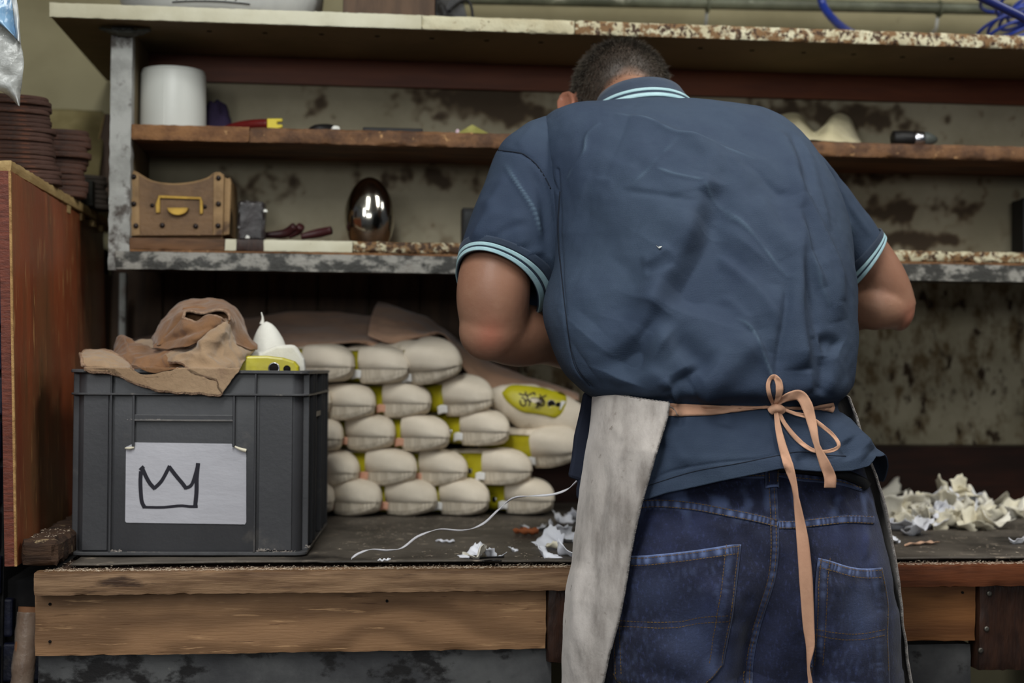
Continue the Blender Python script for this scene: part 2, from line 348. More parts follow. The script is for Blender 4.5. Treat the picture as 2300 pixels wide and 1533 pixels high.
# ================================================================ shelving
m_cream = mat('old_cream_paint', s(206,202,180), s(186,180,154), 5, rough=.55, bump=.2, bsc=60, spots=((s(96,66,40), 30, .70, .03, (1,1,1)),))
def flaky(n, th): return mat(n, s(202,196,168), s(180,170,140), 8, rough=.65, bump=.7, bsc=70, spots=((s(118,88,56), 46, th, .05, (1,1,1.2)), (s(66,46,30), 90, th + .05, .03)))
m_flk1 = flaky('chipped_cream_paint', .66); m_flk2 = flaky('badly_flaked_cream_paint', .50)
m_under = mat('shaded_cream_underside', s(128,112,84), s(106,92,66), 3, rough=.7, bump=.15, bsc=40)  # same cream paint, colour darkened to stand for shade under the board
m_chip = mat('brown_chipboard_edge', s(138,98,62), s(98,66,42), 18, (1,1,1.4), rough=.7, bump=.7, bsc=80, spots=((s(58,34,22), 14, .60, .06), (s(180,140,96), 60, .68, .03)))
m_shelfwood = mat('dark_shelf_wood', s(110,76,48), s(70,48,30), 6, (1,4,8), rough=.6, bump=.2)
m_post = mat('scuffed_white_metal', s(172,172,168), s(138,138,134), 14, rough=.5, bump=.25, bsc=50, spots=((s(72,64,58), 26, .60, .08), (s(40,34,32), 60, .70, .03), (s(96,52,40), 7, .70, .05)))
m_beam = mat('flaking_steel_angle', s(146,143,136), s(58,57,54), 30, (1,1,1.5), rough=.5, bump=.6, bsc=70, lo=.40, hi=.56, spots=((s(74,42,26), 9, .68, .06),))
m_redrail = mat('dark_red_rail', s(110,58,32), s(88,44,24), 3, (1,3,8), rough=.5, bump=.1)
m_tape = mat('dark_grey_sealant', s(78,78,70), s(44,44,40), 20, rough=.5, bump=.6, bsc=60)
m_black = mat('matt_black', s(24,22,22), s(14,13,13), 20, rough=.5, bump=.1)
sh = empty('shelving_unit', (.4, 3.1, 1.40), 'old cream painted shelving unit with flaking front edges above the workbench', 'shelves')
SY = 2.82
def zat(py, y, px=1150): return at(px, py, y)[2]
# top board: a body with three front edge strips, flaking getting worse to the right
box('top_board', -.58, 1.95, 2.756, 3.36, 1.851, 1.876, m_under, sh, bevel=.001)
for a, b, m, sd in ((-.5815, .12, m_cream, 1), (.12, .42, m_flk1, 2), (.42, 1.95, m_flk2, 3)):
    tag(rough_box('front_edge', a, b, 2.748, 2.757, 1.8495, 1.8775, m, sh, amp=.0028 if sd > 1 else .0012, freq=60, step=.006, seed=sd), 'cream painted edge' if sd == 1 else 'flaking brown and cream edge')
for px, py in ((470,70),(595,74),(722,77),(847,81),(970,86),(1093,91),(1215,95),(1335,99),(1455,104),(1573,108),(1689,113),(1805,118),(1917,122),(2027,128),(2137,132)):
    p = atz(px, py, 1.851); lathe('screw_hole', [(.0055, .0002), (.0055, -.0006), (.002, -.0002)], (p[0], p[1], 1.851), m_hole, sh, m=10)
zr1, zr0 = 1.8505, zat(181, 3.045, 400)
rough_box('back_rail', -.44, 1.95, 3.045, 3.062, zr0, zr1, m_redrail, sh, amp=.001, step=.03)
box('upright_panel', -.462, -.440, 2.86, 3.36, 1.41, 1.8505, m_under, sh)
BPY = 3.064

# left post, slightly out of plumb
pt = [at(250, 62, SY)[0], at(298, 62, SY)[0]]; pbm = [at(243, 566, SY)[0], at(290, 566, SY)[0]]
zp0, zp1 = zat(606, SY, 260), 1.8505; V = []
for k in range(30):
    u = k / 29; a = pbm[0] * (1 - u) + pt[0] * u; b = pbm[1] * (1 - u) + pt[1] * u; z = zp0 + (zp1 - zp0) * u
    w = .0016 * noise.noise(Vector((z * 60, 1, 1)))
    V += [(a + w, SY, z), (b + w, SY, z), (b + w, SY + .035, z), (a + w, SY + .035, z)]
mesh('post', V, gridF(30, 4, True), m_post, sh, smooth=False)
V = []
for i in range(26):
    a = i / 25 * math.pi * 1.0; 
    for k in range(8):
        b = k / 8 * 2 * math.pi; x = at(225 + 115 * i / 25, 50, SY)[0]; r = .008 * (.5 + .8 * math.sin(a)) * (1 + .5 * noise.noise(Vector((i * .7, k, 3))))
        V.append((x, SY - .006 + r * 1.6 * math.cos(b), 1.846 - .008 * math.sin(a) + r * .7 * math.sin(b)))
loft('sealant_strip', np.array(V).reshape(26, 8, 3), m_tape, sh)
x0 = pbm[1] + .001
# middle shelf
zm1, zm0 = zat(288, SY, 700) , zat(323, SY, 700)
ZM = zm1
box('middle_shelf', x0 + .002, 1.95, SY + .012, 3.36, zm0 + .001, zm1 - .0005, m_shelfwood, sh, bevel=.001)
xm = at(560, 300, SY)[0]
tag(rough_box('front_edge', x0, xm, SY, SY + .013, zm0, zm1, m_chip, sh, amp=.0012, freq=60, step=.006, seed=5), 'orange brown edge')
tag(rough_box('front_edge', xm, 1.95, SY, SY + .013, zm0, zm1, mat('mottled_brown_edge', s(118,84,56), s(78,54,38), 24, rough=.7, bump=.8, bsc=70, spots=((s(176,136,92), 50, .64, .04), (s(50,28,18), 10, .62, .06))), sh, amp=.0035, freq=60, step=.006, seed=6), 'mottled dark brown edge')
# lower shelf and steel angle
zl1, zl0, zb0 = zat(536, SY, 500), zat(567, SY, 500), zat(608, SY, 500)
ZL = zl1
box('lower_shelf', x0 + .002, 1.95, SY + .012, 3.36, zl0 + .001, zl1 - .0005, m_shelfwood, sh, bevel=.001)
segs = [(290, 505, m_shelfwood, 'dirty brown edge'), (505, 531, m_cream, 'cream edge'), (531, 592, m_block, 'dark glue drip'), (592, 792, m_cream, 'cream edge'), (792, 1700, flaky('brown_flaked_edge', .46), 'flaking brown edge'), (1700, 2900, m_flk2, 'flaking brown edge')]
for i, (a, b, m, lb) in enumerate(segs):
    tag(rough_box('front_edge', at(a, 550, SY)[0], at(b, 550, SY)[0], SY - .001 * (i % 2), SY + .013, zl0 + .004, zl1, m, sh, amp=.0012 if i < 4 else .0035, freq=60, step=.006, seed=10 + i), lb)
rough_box('brown_strip', x0, 1.95, SY - .002, SY + .012, zl0 - .001, zl0 + .0038, m_chip, sh, amp=.001, step=.012, seed=3)
tag(rough_box('angle_beam', at(258, 590, SY - .012)[0], 1.95, SY - .012, SY - .004, zb0, zl0 - .001, m_beam, sh, amp=.0012, freq=50, step=.01, seed=20), 'flaking grey steel angle')
box('beam_flange', at(258, 590, SY)[0], 1.95, SY - .004, SY + .30, zb0 + .016, zl0 - .002, m_block, sh)
box('lower_post', at(270, 700, 3.2)[0], at(285, 700, 3.2)[0], 3.18, 3.21, BZ + .01, zb0 + .016, m_post, sh)
# back panel with mould stains where the damp got in
m_bp = mat('stained_back_panel', s(158,150,128), s(134,126,104), 3, rough=.8, bump=.25, bsc=60, attrs=(('rust', s(92,68,42)), ('mould', s(40,28,18))), spots=((s(70,56,40), 26, .70, .04),))
nxb, nzb = 620, 110; Xb = np.linspace(-.438, 1.95, nxb); Zb = np.linspace(zb0 + .03, 1.8505, nzb); Vb = np.array([[(x, BPY, z) for z in Zb] for x in Xb]).reshape(-1, 3)
bp = mesh('back_panel', Vb, gridF(nxb, nzb), m_bp, sh, thick=.004, offset=1, smooth=False)
if bp.data.polygons[0].normal.y > 0: bp.data.flip_normals()
qb_ = proj(Vb); n1 = nz3(Vb * np.array([1, 1, .8]), 26, 3) + .6 * nz3(Vb, 70, 5); mo = np.zeros(len(Vb)); ru = np.zeros(len(Vb))
for cx_, cy_, rx, ry, a_ in ((1080,225,150,45,1.15), (1180,260,90,40,.9), (960,225,50,30,.5), (1790,250,110,40,.8), (1950,265,90,35,1.0), (2020,290,60,25,.7), (2010,470,90,40,.9), (2150,480,50,40,.8), (2060,540,120,24,1.0), (1960,540,60,26,1.0), (560,420,120,40,.5), (700,215,40,40,.35), (2120,270,30,20,.5), (950,400,200,30,.55), (1900,400,200,25,.6)):
    g = a_ * np.exp(-((qb_[:, 0] - cx_) / rx) ** 2 - ((qb_[:, 1] - cy_) / ry) ** 2); mo = np.maximum(mo, np.clip((g + .55 * n1 - .42) * 3.2, 0, 1)); ru = np.maximum(ru, np.clip((g * 1.3 + .6 * n1 - .35) * 2, 0, 1))
ru = np.maximum(ru, np.clip((n1 - .42) * 3, 0, .8) * (qb_[:, 0] > 900)); ru = np.maximum(ru, np.clip((qb_[:, 1] - 480) / 60, 0, 1) * np.clip(n1 * 1.5 + .1, 0, 1) * (qb_[:, 1] > 440) * .8)
set_attr(bp, 'rust', ru * .7); set_attr(bp, 'mould', mo * .72)
# wall behind: peg holes in the back panel, stained boards low on the left
for px in (700, 815, 930, 1047, 1160, 1855, 1968, 2080, 2190):
    p = at(px, 265 + (px - 700) * .022, BPY); lathe('peg_hole', [(.0055, .0005), (.005, -.0004), (.002, 0)], (p[0], BPY, p[2]), m_hole, sh, m=12, axis='y')
for px in (905, 1020, 2013, 2116, 2219):
    p = at(px, 519 + (px - 905) * .013, BPY); lathe('peg_hole', [(.0055, .0005), (.005, -.0004), (.002, 0)], (p[0], BPY, p[2]), m_hole, sh, m=12, axis='y')
bw = .118
for i in range(8):
    x = -.56 + i * bw; box('board', x, x + bw - .003, 3.335 + .002 * (i % 2), 3.361, BZ + .136, zb0 + .06, m_dark_board, rec, bevel=.002)
box('left_return', -.58, -.56, 3.0, 3.40, BZ, 1.40, m_dark_board, rec)
# ================================================================ things on the top board
ZT = 1.8765
m_greyplastic = mat('pale_grey_plastic', s(222,224,220), s(200,202,200), 5, rough=.45, bump=.05)
m_ink = mat('black_marker', s(22,20,26), rough=.5, bump=0)
tb = empty('plastic_tub', (-.05, 2.98, ZT), 'pale grey round plastic tub at the left end of the top shelf', 'tub')
cx, cy = at(500, 10, 2.98)[:2]
lathe('tub_body', [(.11, .0), (.165, .004), (.19, .022), (.205, .06), (.215, .14), (.21, .14), (.20, .06), (.18, .02), (.02, .01)], (cx, cy, ZT), m_greyplastic, tb, m=64)
lathe('tub_rim', [(.214, .138), (.221, .140), (.221, .150), (.21, .150)], (cx, cy, ZT), m_black, tb, m=64, cap=False)
a_ = np.linspace(-2.0, -1.2, 40); pth = np.stack([cx + .1915 * np.cos(a_), cy + .1915 * np.sin(a_), np.full(40, ZT + .0235)], 1); tube('printed_line', pth, .0012, m_ink, tb, m=5)
for i in range(7):
    a = -1.95 + i * .1; tube('printed_mark', [(cx + .1925 * math.cos(a), cy + .1925 * math.sin(a), ZT + .027), (cx + .195 * math.cos(a + .02), cy + .195 * math.sin(a + .02), ZT + .036)], .0014, m_ink, tb, m=5)
m_white = mat('white_plastic', s(225,225,218), rough=.4, bump=0)
p = at(762, 20, 2.83); tag(lathe('bright_spot', [(.013, 0), (.0145, .002), (.0145, .011), (.012, .0135), (.003, .014)], (p[0], 2.83, ZT + .0005), m_white, None, m=24), 'small bright white spot on top shelf edge beside the dark box', 'cap')  # white solid standing in for the bright spot of a lamp reflection
bx = empty('wooden_box', (.12, 2.95, ZT), 'dark brown wooden box with grey end on the top shelf', 'box')
xa, xb_, xc = at(770, 15, 2.86)[0], at(978, 15, 2.86)[0], at(1062, 15, 2.93)[0]
rough_box('box_body', xa, xb_, 2.86, 3.1, ZT, ZT + .12, m_dark_board, bx, amp=.002, step=.02)
mesh('end_panel', [(xb_ + .001, 2.86, ZT), (xc, 2.93, ZT), (xc, 3.1, ZT), (xb_ + .001, 3.1, ZT), (xb_ + .001, 2.86, ZT + .12), (xc - .03, 2.93, ZT + .12), (xc - .03, 3.1, ZT + .12), (xb_ + .001, 3.1, ZT + .12)], CUBE_F, m_rail, bx, smooth=False, bevel=.003)
tube('strap', [(xb_ + .03, 2.885, ZT + .045), at(1040, 2, 2.92), at(1058, 13, 2.925), (xc + .004, 2.925, ZT + .001)], .003, m_black, bx, m=8, n=20)
# pipe, hoses, coil
m_pipe = mat('grey_green_pipe', s(104,106,88), s(70,72,58), 6, (1,1,1), rough=.45, bump=.2, spots=((s(160,158,140), 14, .66, .05),))
pp = empty('pipe', (1.0, 3.3, 1.98), 'grey green metal pipe running along the wall above the top shelf', 'pipe')
A = at(1040, -4, 3.30); B_ = at(2300, 22, 3.30); d_ = (B_ - A); tube('pipe_run', [A - d_ * .1, A, B_, B_ + d_ * .3], .0145, m_pipe, pp, m=20)
for px in (1590, 2110):
    q = at(px, -2 + (px - 1040) * .0206, 3.30); tube('pipe_clip', [(q[0], 3.30 + .017 * math.cos(t), q[2] + .017 * math.sin(t)) for t in np.linspace(0, 6.1, 20)], .004, m_pipe, pp, m=8); tube('clip_rod', [(q[0], 3.31, q[2] - .016), (q[0], 3.32, q[2] - .045), (q[0], 3.395, q[2] - .05)], .004, m_post, pp, m=8)
m_blue = mat('blue_air_hose', s(34,58,150), s(24,40,110), 10, rough=.3, bump=0, spec=.5)
m_blue2 = mat('navy_air_hose', s(26,34,88), rough=.3, bump=0, spec=.5)
tag(tube('air_hose', [at(1842, -20, 3.2), at(1850, 15, 3.2), at(1880, 52, 3.15), at(1915, 76, 3.05), atz(1950, 90, ZT + .010), atz(1990, 80, ZT + .010)], .0095, m_blue, n=40, m=14), 'short blue air hose curving down onto the top shelf behind the pipe', 'hose')
tag(tube('air_hose', [at(2120, -60, 2.6), at(2190, -14, 2.6), at(2250, 16, 2.6), at(2310, 46, 2.6), at(2420, 110, 2.6), at(2520, 260, 2.62), (1.78, 2.74, 1.45), (1.80, 2.80, .9)], .0085, m_blue2, n=60, m=14), 'thick navy air hose sagging across the top right corner', 'hose')
c0 = at(2282, 60, 3.0); hel = []
for i in range(420):
    t = i / 419; a = t * 2 * math.pi * 9; r = .055 + .018 * math.sin(t * 7) + .012 * noise.noise(Vector((t * 9, 0, 0)))
    hel.append((c0[0] + r * math.cos(a) + .02 * math.sin(t * 11), 3.0 + r * .9 * math.sin(a), ZT + .006 + t * .13 + .022 * math.cos(a + 1.0) + .022))
tag(tube('coiled_hose', hel, .0038, m_blue, m=8), 'tangled blue coiled air hose standing on the top shelf at right', 'hose')
p = at(2262, 74, 3.02); tag(rough_box('foam_block', p[0], p[0] + .05, 3.08, 3.16, ZT, ZT + .05, m_white, None, amp=.004, freq=40, step=.01), 'white foam block behind the blue coiled hose', 'foam')
# ================================================================ things on the middle shelf
m_roll = mat('white_glossy_pot', s(215,216,210), s(205,206,200), 3, rough=.42, bump=0, spec=.4)
p = at(389, 288, 2.93); ZM2 = ZM + .0005
pot = empty('white_pot', (p[0], 2.93, ZM2), 'tall white plastic pot at the left end of the middle shelf', 'pot')
lathe('pot_body', [(.058, 0), (.0648, .002), (.0655, .006), (.0645, .118), (.0625, .1225), (.057, .1225), (.056, .01)], (p[0], 2.93, ZM2), m_roll, pot, m=72)
lathe('pot_lid', [(.058, .1215), (.0618, .1225), (.0622, .1255), (.059, .1265), (.01, .1262)], (p[0], 2.93, ZM2), m_roll, pot, m=72)
box('pot_seam', p[0] - .0125, p[0] - .0095, 2.93 - .0648, 2.93 - .060, ZM2 + .004, ZM2 + .118, m_roll, pot, bevel=.0008)
def lump(name, c, sx, sy, sz, m, amp=.25, f=18, seed=0, base=None, n=26, mm=36, parent=None, sharp=0, **k):
    """a soft pile of cloth or putty: half dome with real folds, flat below"""
    R = []
    for i in range(n):
        th = i / (n - 1) * math.pi / 2
        ring = []
        for j in range(mm):
            a = j / mm * 2 * math.pi; d = np.array([math.cos(a) * math.cos(th), math.sin(a) * math.cos(th), math.sin(th)])
            w = 1 + amp * (noise.noise(Vector(d * 1.6) * f / 10 + Vector((seed, 0, 0))) + .6 * abs(noise.noise(Vector(d * 3.3) * f / 10 + Vector((0, seed, 0)))))
            ring.append((c[0] + d[0] * sx * w, c[1] + d[1] * sy * w, c[2] + d[2] * sz * w))
        R.append(ring)
    return loft(name, R, m, parent, **k)
m_purple = mat('dark_purple_cloth', s(58,46,76), s(42,34,58), 10, rough=.9, bump=.2)
p = at(478, 288, 3.0); tag(lump('folded_cloth', (p[0], 3.022, ZM2), .040, .030, .078, m_purple, .25, 12, 3), 'dark purple cloth bundled behind the white pot', 'cloth')
m_red = mat('dark_red_handle', s(112,30,28), s(84,20,20), 12, rough=.4, bump=.05); m_yel = mat('yellow_plastic', s(222,200,40), rough=.4, bump=0)
tl = empty('hand_tool', (at(570, 285, 2.95)[0], 2.95, ZM2), 'red handled tool with yellow notched head on the middle shelf', 'tool')
tube('handle', [at(500, 289, 3.0), at(535, 283, 2.98), at(570, 279, 2.96), at(602, 278, 2.95)], [.004, .009, .010, .010], m_red, tl, m=14, n=24)
yv = [(600,266),(634,266),(634,272),(622,273),(622,279),(634,280),(634,286),(626,287),(626,291),(600,291)]
def extrude_px(name, poly, y0, y1, m, parent=None, smooth=False, bevel=.001, clampz=None, label=None):
    a = [at(q[0], q[1], y0) for q in poly]; n = len(a)
    if clampz is not None: a = [np.array([v[0], v[1], max(v[2], clampz)]) for v in a]
    V = a + [v + np.array([0, y1 - y0, 0]) for v in a]
    Fc = [tuple(range(n))[::1], tuple(range(2 * n - 1, n - 1, -1))] + [((i + 1) % n, i, i + n, (i + 1) % n + n) for i in range(n)]
    o = mesh(name, V, Fc, m, parent, smooth=smooth, bevel=bevel)
    return o
extrude_px('notched_head', yv, 2.945, 2.957, m_yel, tl, clampz=ZM2)
tag(lump('rubber_dome', (at(728, 290, 2.86)[0], 2.865, ZM2), .034, .026, .016, m_black, .1, 10, 5), 'flat black rubber dome on the middle shelf', 'rubber')
tag(lump('chalk_piece', (at(754, 290, 2.835)[0], 2.835, ZM2), .009, .010, .008, m_white, .2, 10, 6), 'little white lump in front of the black rubber dome', 'chalk')
p0, p1 = at(815, 290, 2.845), at(950, 292, 2.845)
tag(box('flat_file', p0[0], p1[0], 2.845, 2.87, ZM2, ZM2 + .009, m_black), 'long flat dark metal bar lying on the middle shelf edge', 'tool')
m_spg = mat('olive_sponge', s(160,156,92), s(120,116,60), 14, rough=.9, bump=.3)
p = at(1062, 300, 2.87); tag(mesh('sponge_wedge', [(p[0] - .034, 2.835, ZM2), (p[0] + .032, 2.835, ZM2), (p[0] + .032, 2.89, ZM2), (p[0] - .034, 2.89, ZM2), (p[0] - .004, 2.85, ZM2 + .021), (p[0] + .008, 2.875, ZM2 + .020)], [(0,3,2,1), (0,1,4), (1,2,5,4), (2,3,5), (3,0,4,5)], m_spg, None, smooth=False, bevel=.002), 'yellow green sponge wedge on the middle shelf left of the man', 'sponge')
tag(lump('chalk_piece', (at(1031, 292, 2.86)[0], 2.905, ZM2), .006, .006, .019, mat('pink_chalk', s(205,180,190), rough=.9, bump=0), .1, 8, 8), 'pale pink stub beside the yellow green sponge', 'chalk')
m_cloth2 = mat('cream_shelf_cloth', s(205,196,165), s(185,175,142), 6, rough=.9, bump=.25, bsc=60)
G = np.array([[at(1735, 262, 3.018), at(1790, 256, 3.018), at(1832, 300, 3.018), at(1870, 262, 3.018), at(1905, 262, 3.035), at(1925, 300, 3.035), at(1932, 322, 3.035)],
              [at(1735, 285, 2.967), at(1790, 275, 2.950), at(1830, 300, 2.933), at(1870, 272, 2.950), at(1905, 282, 2.959), at(1925, 310, 2.976), at(1935, 322, 2.984)],
              [at(1735, 310, 2.899), at(1790, 296, 2.882), at(1830, 306, 2.908), at(1865, 290, 2.891), at(1895, 305, 2.908), at(1920, 318, 2.916), at(1930, 322, 2.933)],
              [at(1735, 320, 2.848), at(1790, 315, 2.840), at(1830, 314, 2.848), at(1862, 318, 2.848), at(1890, 320, 2.865), at(1915, 321, 2.882), at(1925, 323, 2.899)]])
G[..., 2] = np.maximum(G[..., 2], ZM2 + .002)
P = patch(G, 50, 70); P[..., 2] += .004 * nz3(P, 28, 1); P[..., 2] = np.maximum(P[..., 2], ZM2 + .0015)
tag(mesh('cloth', P.reshape(-1, 3), gridF(50, 70), m_cloth2, None, thick=.002), 'crumpled cream cloth on the middle shelf behind the right shoulder', 'cloth')
to = empty('torch', (at(2050, 310, 2.87)[0], 2.87, ZM2), 'black torch shaped tool with silver collar lying on the middle shelf at right', 'tool')
q = at(2003, 304, 2.87); yy = 2.87; zz = ZM2 + .0172
lathe('grip', [(.010, .0), (.0165, .003), (.0168, .042), (.015, .046)], (q[0], yy, zz), m_black, to, m=28, axis='x')
lathe('collar', [(.0145, .0455), (.0165, .0465), (.0165, .066), (.014, .068)], (q[0], yy, zz), mat('silver_collar', s(190,190,195), rough=.25, metal=1, bump=0), to, m=28, axis='x')
lathe('nose', [(.013, .067), (.0158, .070), (.0155, .078), (.010, .090), (.005, .098)], (q[0], yy, zz), mat('grey_plastic_nose', s(70,74,70), rough=.5, bump=0), to, m=28, axis='x')
# ================================================================ things on the lower shelf
ZL2 = ZL + .0005
m_leather = mat('worn_brown_leather', s(120,92,64), s(92,70,50), 9, rough=.6, bump=.5, bsc=90, spots=((s(64,46,34), 8, .64, .06), (s(170,138,96), 40, .70, .04)))
m_strap = mat('tan_binding', s(150,120,82), s(116,90,60), 14, rough=.6, bump=.4, spots=((s(80,58,40), 20, .66, .05),))
m_rivet = mat('dark_rivet', s(52,44,42), s(34,28,28), 20, rough=.35, metal=.6, bump=.1)
m_brass = mat('brass', s(150,120,52), s(110,84,36), 14, rough=.35, metal=.7, bump=.1)
YB = 2.845
dr = empty('leather_box', (at(400, 520, YB)[0], YB, ZL2), 'worn brown leather box with dished top edge and brass label holder on the lower shelf', 'box')
top = [(284,388),(302,387),(318,396),(340,408),(370,414),(400,415),(440,410),(468,401),(480,392),(492,390),(503,397)]
outl = top + [(500,528),(292,530),(286,470)]
extrude_px('front_panel', outl, YB, YB + .014, m_leather, dr, clampz=ZL2)
extrude_px('binding', [(284,388),(302,387),(312,393),(314,528),(292,530),(286,470)], YB - .0025, YB - .0001, m_strap, dr, clampz=ZL2)
extrude_px('binding', [(480,392),(492,390),(503,397),(500,528),(478,528)], YB - .0025, YB - .0001, m_strap, dr, clampz=ZL2)
extrude_px('binding', [(314,500),(478,499),(478,528),(314,529)], YB - .002, YB - .0001, m_leather, dr, clampz=ZL2)
extrude_px('side_panel', [(503,397),(511,401),(517,399),(519,410),(515,526),(500,528)], YB + .0145, YB + .17, m_strap, dr, clampz=ZL2)
xbl, xbr = at(288, 500, YB)[0], at(499, 500, YB)[0]
box('box_body', xbl, xbr, YB + .0145, YB + .17, ZL2 + .001, at(400, 416, YB)[2], m_leather, dr)
tube('top_edge', [at(a, b - 1, YB + .005) for a, b in top], .0022, m_strap, dr, m=8, n=40)
for q in ((301,397),(301,458),(306,507),(491,400),(491,458),(490,507),(365,506),(440,508)):
    c = at(*q, YB); lathe('rivet', [(.0052, .0), (.005, -.0025), (.0035, -.004), (.0008, -.0045)], (c[0], YB - .0024, c[2]), m_rivet, dr, m=14, axis='y')
for q in ((342,461),(460,464)):
    c = at(*q, YB); lathe('rivet', [(.0042, .0), (.004, -.002), (.0008, -.003)], (c[0], YB - .0001, c[2]), m_rivet, dr, m=14, axis='y')
fr = extrude_px('label_holder', [(356,438),(452,442),(456,455),(456,480),(448,481),(448,448),(360,445),(360,478),(350,478),(349,458)], YB - .004, YB - .0002, m_brass, dr)
hp = [];
for i in range(15):
    a = math.pi * (1 + i / 14); hp.append((399 + 24 * math.cos(a), 466 - 17 * math.sin(a)))
mm_ = extrude_px('pull', hp, YB - .010, YB - .0002, m_brass, dr)
tin = empty('glue_block', (at(565, 520, 2.86)[0], 2.86, ZL2), 'small dark glossy block with white chips beside the leather box', 'block')
xq0, xq1 = at(535, 500, 2.85)[0], at(594, 500, 2.85)[0]
rough_box('block_body', xq0, xq1, 2.85, 2.905, ZL2, at(560, 451, 2.85)[2], mat('dark_glue_block', s(52,46,46), s(34,30,30), 14, rough=.3, bump=.4, bsc=50, spots=((s(120,115,112), 40, .74, .03),)), tin, amp=.006, freq=34, step=.004, seed=4)
for q in ((596,473),(556,532)):
    c = at(*q, 2.846); lump('white_chip', (c[0], 2.846, c[2] - .003), .0045, .004, .006, m_white, .3, 10, q[0], parent=tin, n=8, mm=10)
m_dr2 = mat('dark_cherry_handle', s(62,28,30), s(40,20,22), 10, rough=.4, bump=.1)
for k, (a, b, c, lb) in enumerate((((596, 528), (640, 524), (662, 508), 'dark brown wooden handle beside the dark glossy block, leaning up'), ((648, 530), (668, 518), (676, 508), 'stubby dark cherry handle in the middle of the loose handles'), ((676, 531), (712, 524), (744, 517), 'dark red tapered handle pointing at the silver egg'))):
    P3 = [at(a[0], a[1], 2.95), at(b[0], b[1], 2.95), at(c[0], c[1], 2.94)]
    for q in P3: q[2] = max(q[2], ZL2 + .0085)
    tag(tube('tool_handle', P3, [.006, .0095, .0085], m_dr2, None, m=14, n=20), lb, 'handle')
m_egg = mat('polished_silver_egg', s(214,210,200), s(160,152,138), 4, rough=.13, metal=1, bump=0, spots=((s(40,34,28), 5, .72, .08),))
ce_ = at(830, 470, 2.93); prof = []
for i in range(40):
    t = i / 39; h = .140 * t; r = .0515 * (math.sin(math.pi * (t * .84 + .155)) ** .48); prof.append((max(r, .003), h))
prof[0] = (.030, 0)
vs = empty('silver_vase', (ce_[0], 2.93, ZL2), 'polished silver egg shaped vase standing on the lower shelf', 'vase')
lathe('vase_body', prof, (ce_[0], 2.93, ZL2), m_egg, vs, m=64)
ph = empty('dark_tin', (at(1050, 520, 2.95)[0], 2.95, ZL2), 'black upright tin on the lower shelf just left of the left sleeve', 'tin')
box('tin_body', at(1038, 500, 2.95)[0], at(1085, 500, 2.95)[0], 2.95, 2.99, ZL2, at(1050, 466, 2.95)[2], m_black, ph, bevel=.003)
box('tin_face', at(1044, 500, 2.95)[0], at(1080, 500, 2.95)[0], 2.9485, 2.9499, ZL2 + .008, at(1050, 474, 2.95)[2], mat('dark_glass', s(30,32,34), rough=.2, bump=0), ph, bevel=.0005)
pg = empty('dark_tin', (at(2300, 520, 2.95)[0], 2.95, ZL2), 'dark tin on the lower shelf cut by the right edge of the picture', 'tin')
box('tin_body', at(2289, 480, 3.0)[0], at(2350, 480, 3.0)[0], 2.98, 3.04, ZL2, at(2295, 448, 3.0)[2], m_black, pg, bevel=.003)
lathe('tin_lid', [(.012, 0), (.012, .006), (.004, .008)], (at(2318, 480, 3.0)[0], 3.03, at(2295, 448, 3.0)[2]), m_rivet, pg, m=20)
# ================================================================ leather soles, bag, tube, leaning sheet
m_sole = mat('red_brown_sole_leather', s(92,62,48), s(70,48,40), 10, (1,1,3), rough=.75, bump=.5, bsc=90, rnd=.16, spots=((s(120,72,50), 30, .62, .06, (1,1,5)), (s(52,42,38), 8, .60, .08)))
m_sole2 = mat('grey_brown_sole_board', s(74,66,58), s(58,50,44), 10, (1,1,3), rough=.7, bump=.3, rnd=.12)
def sole_mesh(L, wd, th, m):
    """sole outline: round toe at +x, waist, heel; layered edge"""
    N_ = 44; pts = []
    for i in range(N_):
        a = 2 * math.pi * i / N_; c, sn = math.cos(a), math.sin(a)
        x = L / 2 * (abs(c) ** .8) * (1 if c > 0 else -1); wv = 1 - .22 * math.exp(-((x + L * .08) / (L * .18)) ** 2) - (.12 if x < -L * .2 else 0)
        pts.append((x, wd / 2 * (abs(sn) ** .75) * (1 if sn > 0 else -1) * wv))
    R = []
    for z, sc in ((0, .955), (.15, .99), (.5, .985), (.85, 1), (1, .96)): R.append([(p[0] - (1 - sc) * .02 * np.sign(p[0]), p[1] * sc, z * th) for p in pts])
    return loft('leather_sole', R, m, None)
def stack(n, x, y, z, L, wd, th, m, rot, fmt, cat, grp, jit=.006, taper=0):
    src = sole_mesh(L, wd, th, m); words_ = ['topmost', 'second from top', 'third from top', 'fourth from top', 'fifth from top', 'sixth from top', 'seventh from top', 'eighth from top', 'ninth from top', 'tenth from top', 'eleventh from top', 'twelfth from top', 'thirteenth from top', 'fourteenth from top', 'fifteenth from top', 'sixteenth from top', 'seventeenth from top', 'eighteenth from top', 'nineteenth from top', 'twentieth from top']
    for i in range(n):
        o = src if i == 0 else src.copy()
        if i: COL.objects.link(o)
        o.location = (x + random.uniform(-jit, jit) + taper * i, y + random.uniform(-jit, jit) * .6, z + i * th * 1.005)
        o.rotation_euler = (0, 0, rot + random.uniform(-.03, .03)); k = n - 1 - i
        tag(o, fmt % words_[k] if i else fmt.replace('%s', 'bottom'), cat, grp)
ZS = 1.5135
xr_ = at(128, 420, 2.60)[0]
stack(19, xr_ - .135, 2.60, ZS, .28, .10, .0081, m_sole, .02, 'red brown leather sole, %s of the tall stack below the bag', 'sole', 'leather soles in the tall stack', .0045, -.0011)
xr_ = at(186, 420, 2.80)[0]
stack(12, xr_ - .115, 2.80, ZS, .24, .085, .0106, m_sole, -.05, 'red brown leather sole, %s of the second stack along the plank', 'sole', 'leather soles in the second stack', .006, .0009)
xr_ = at(248, 440, 3.0)[0]
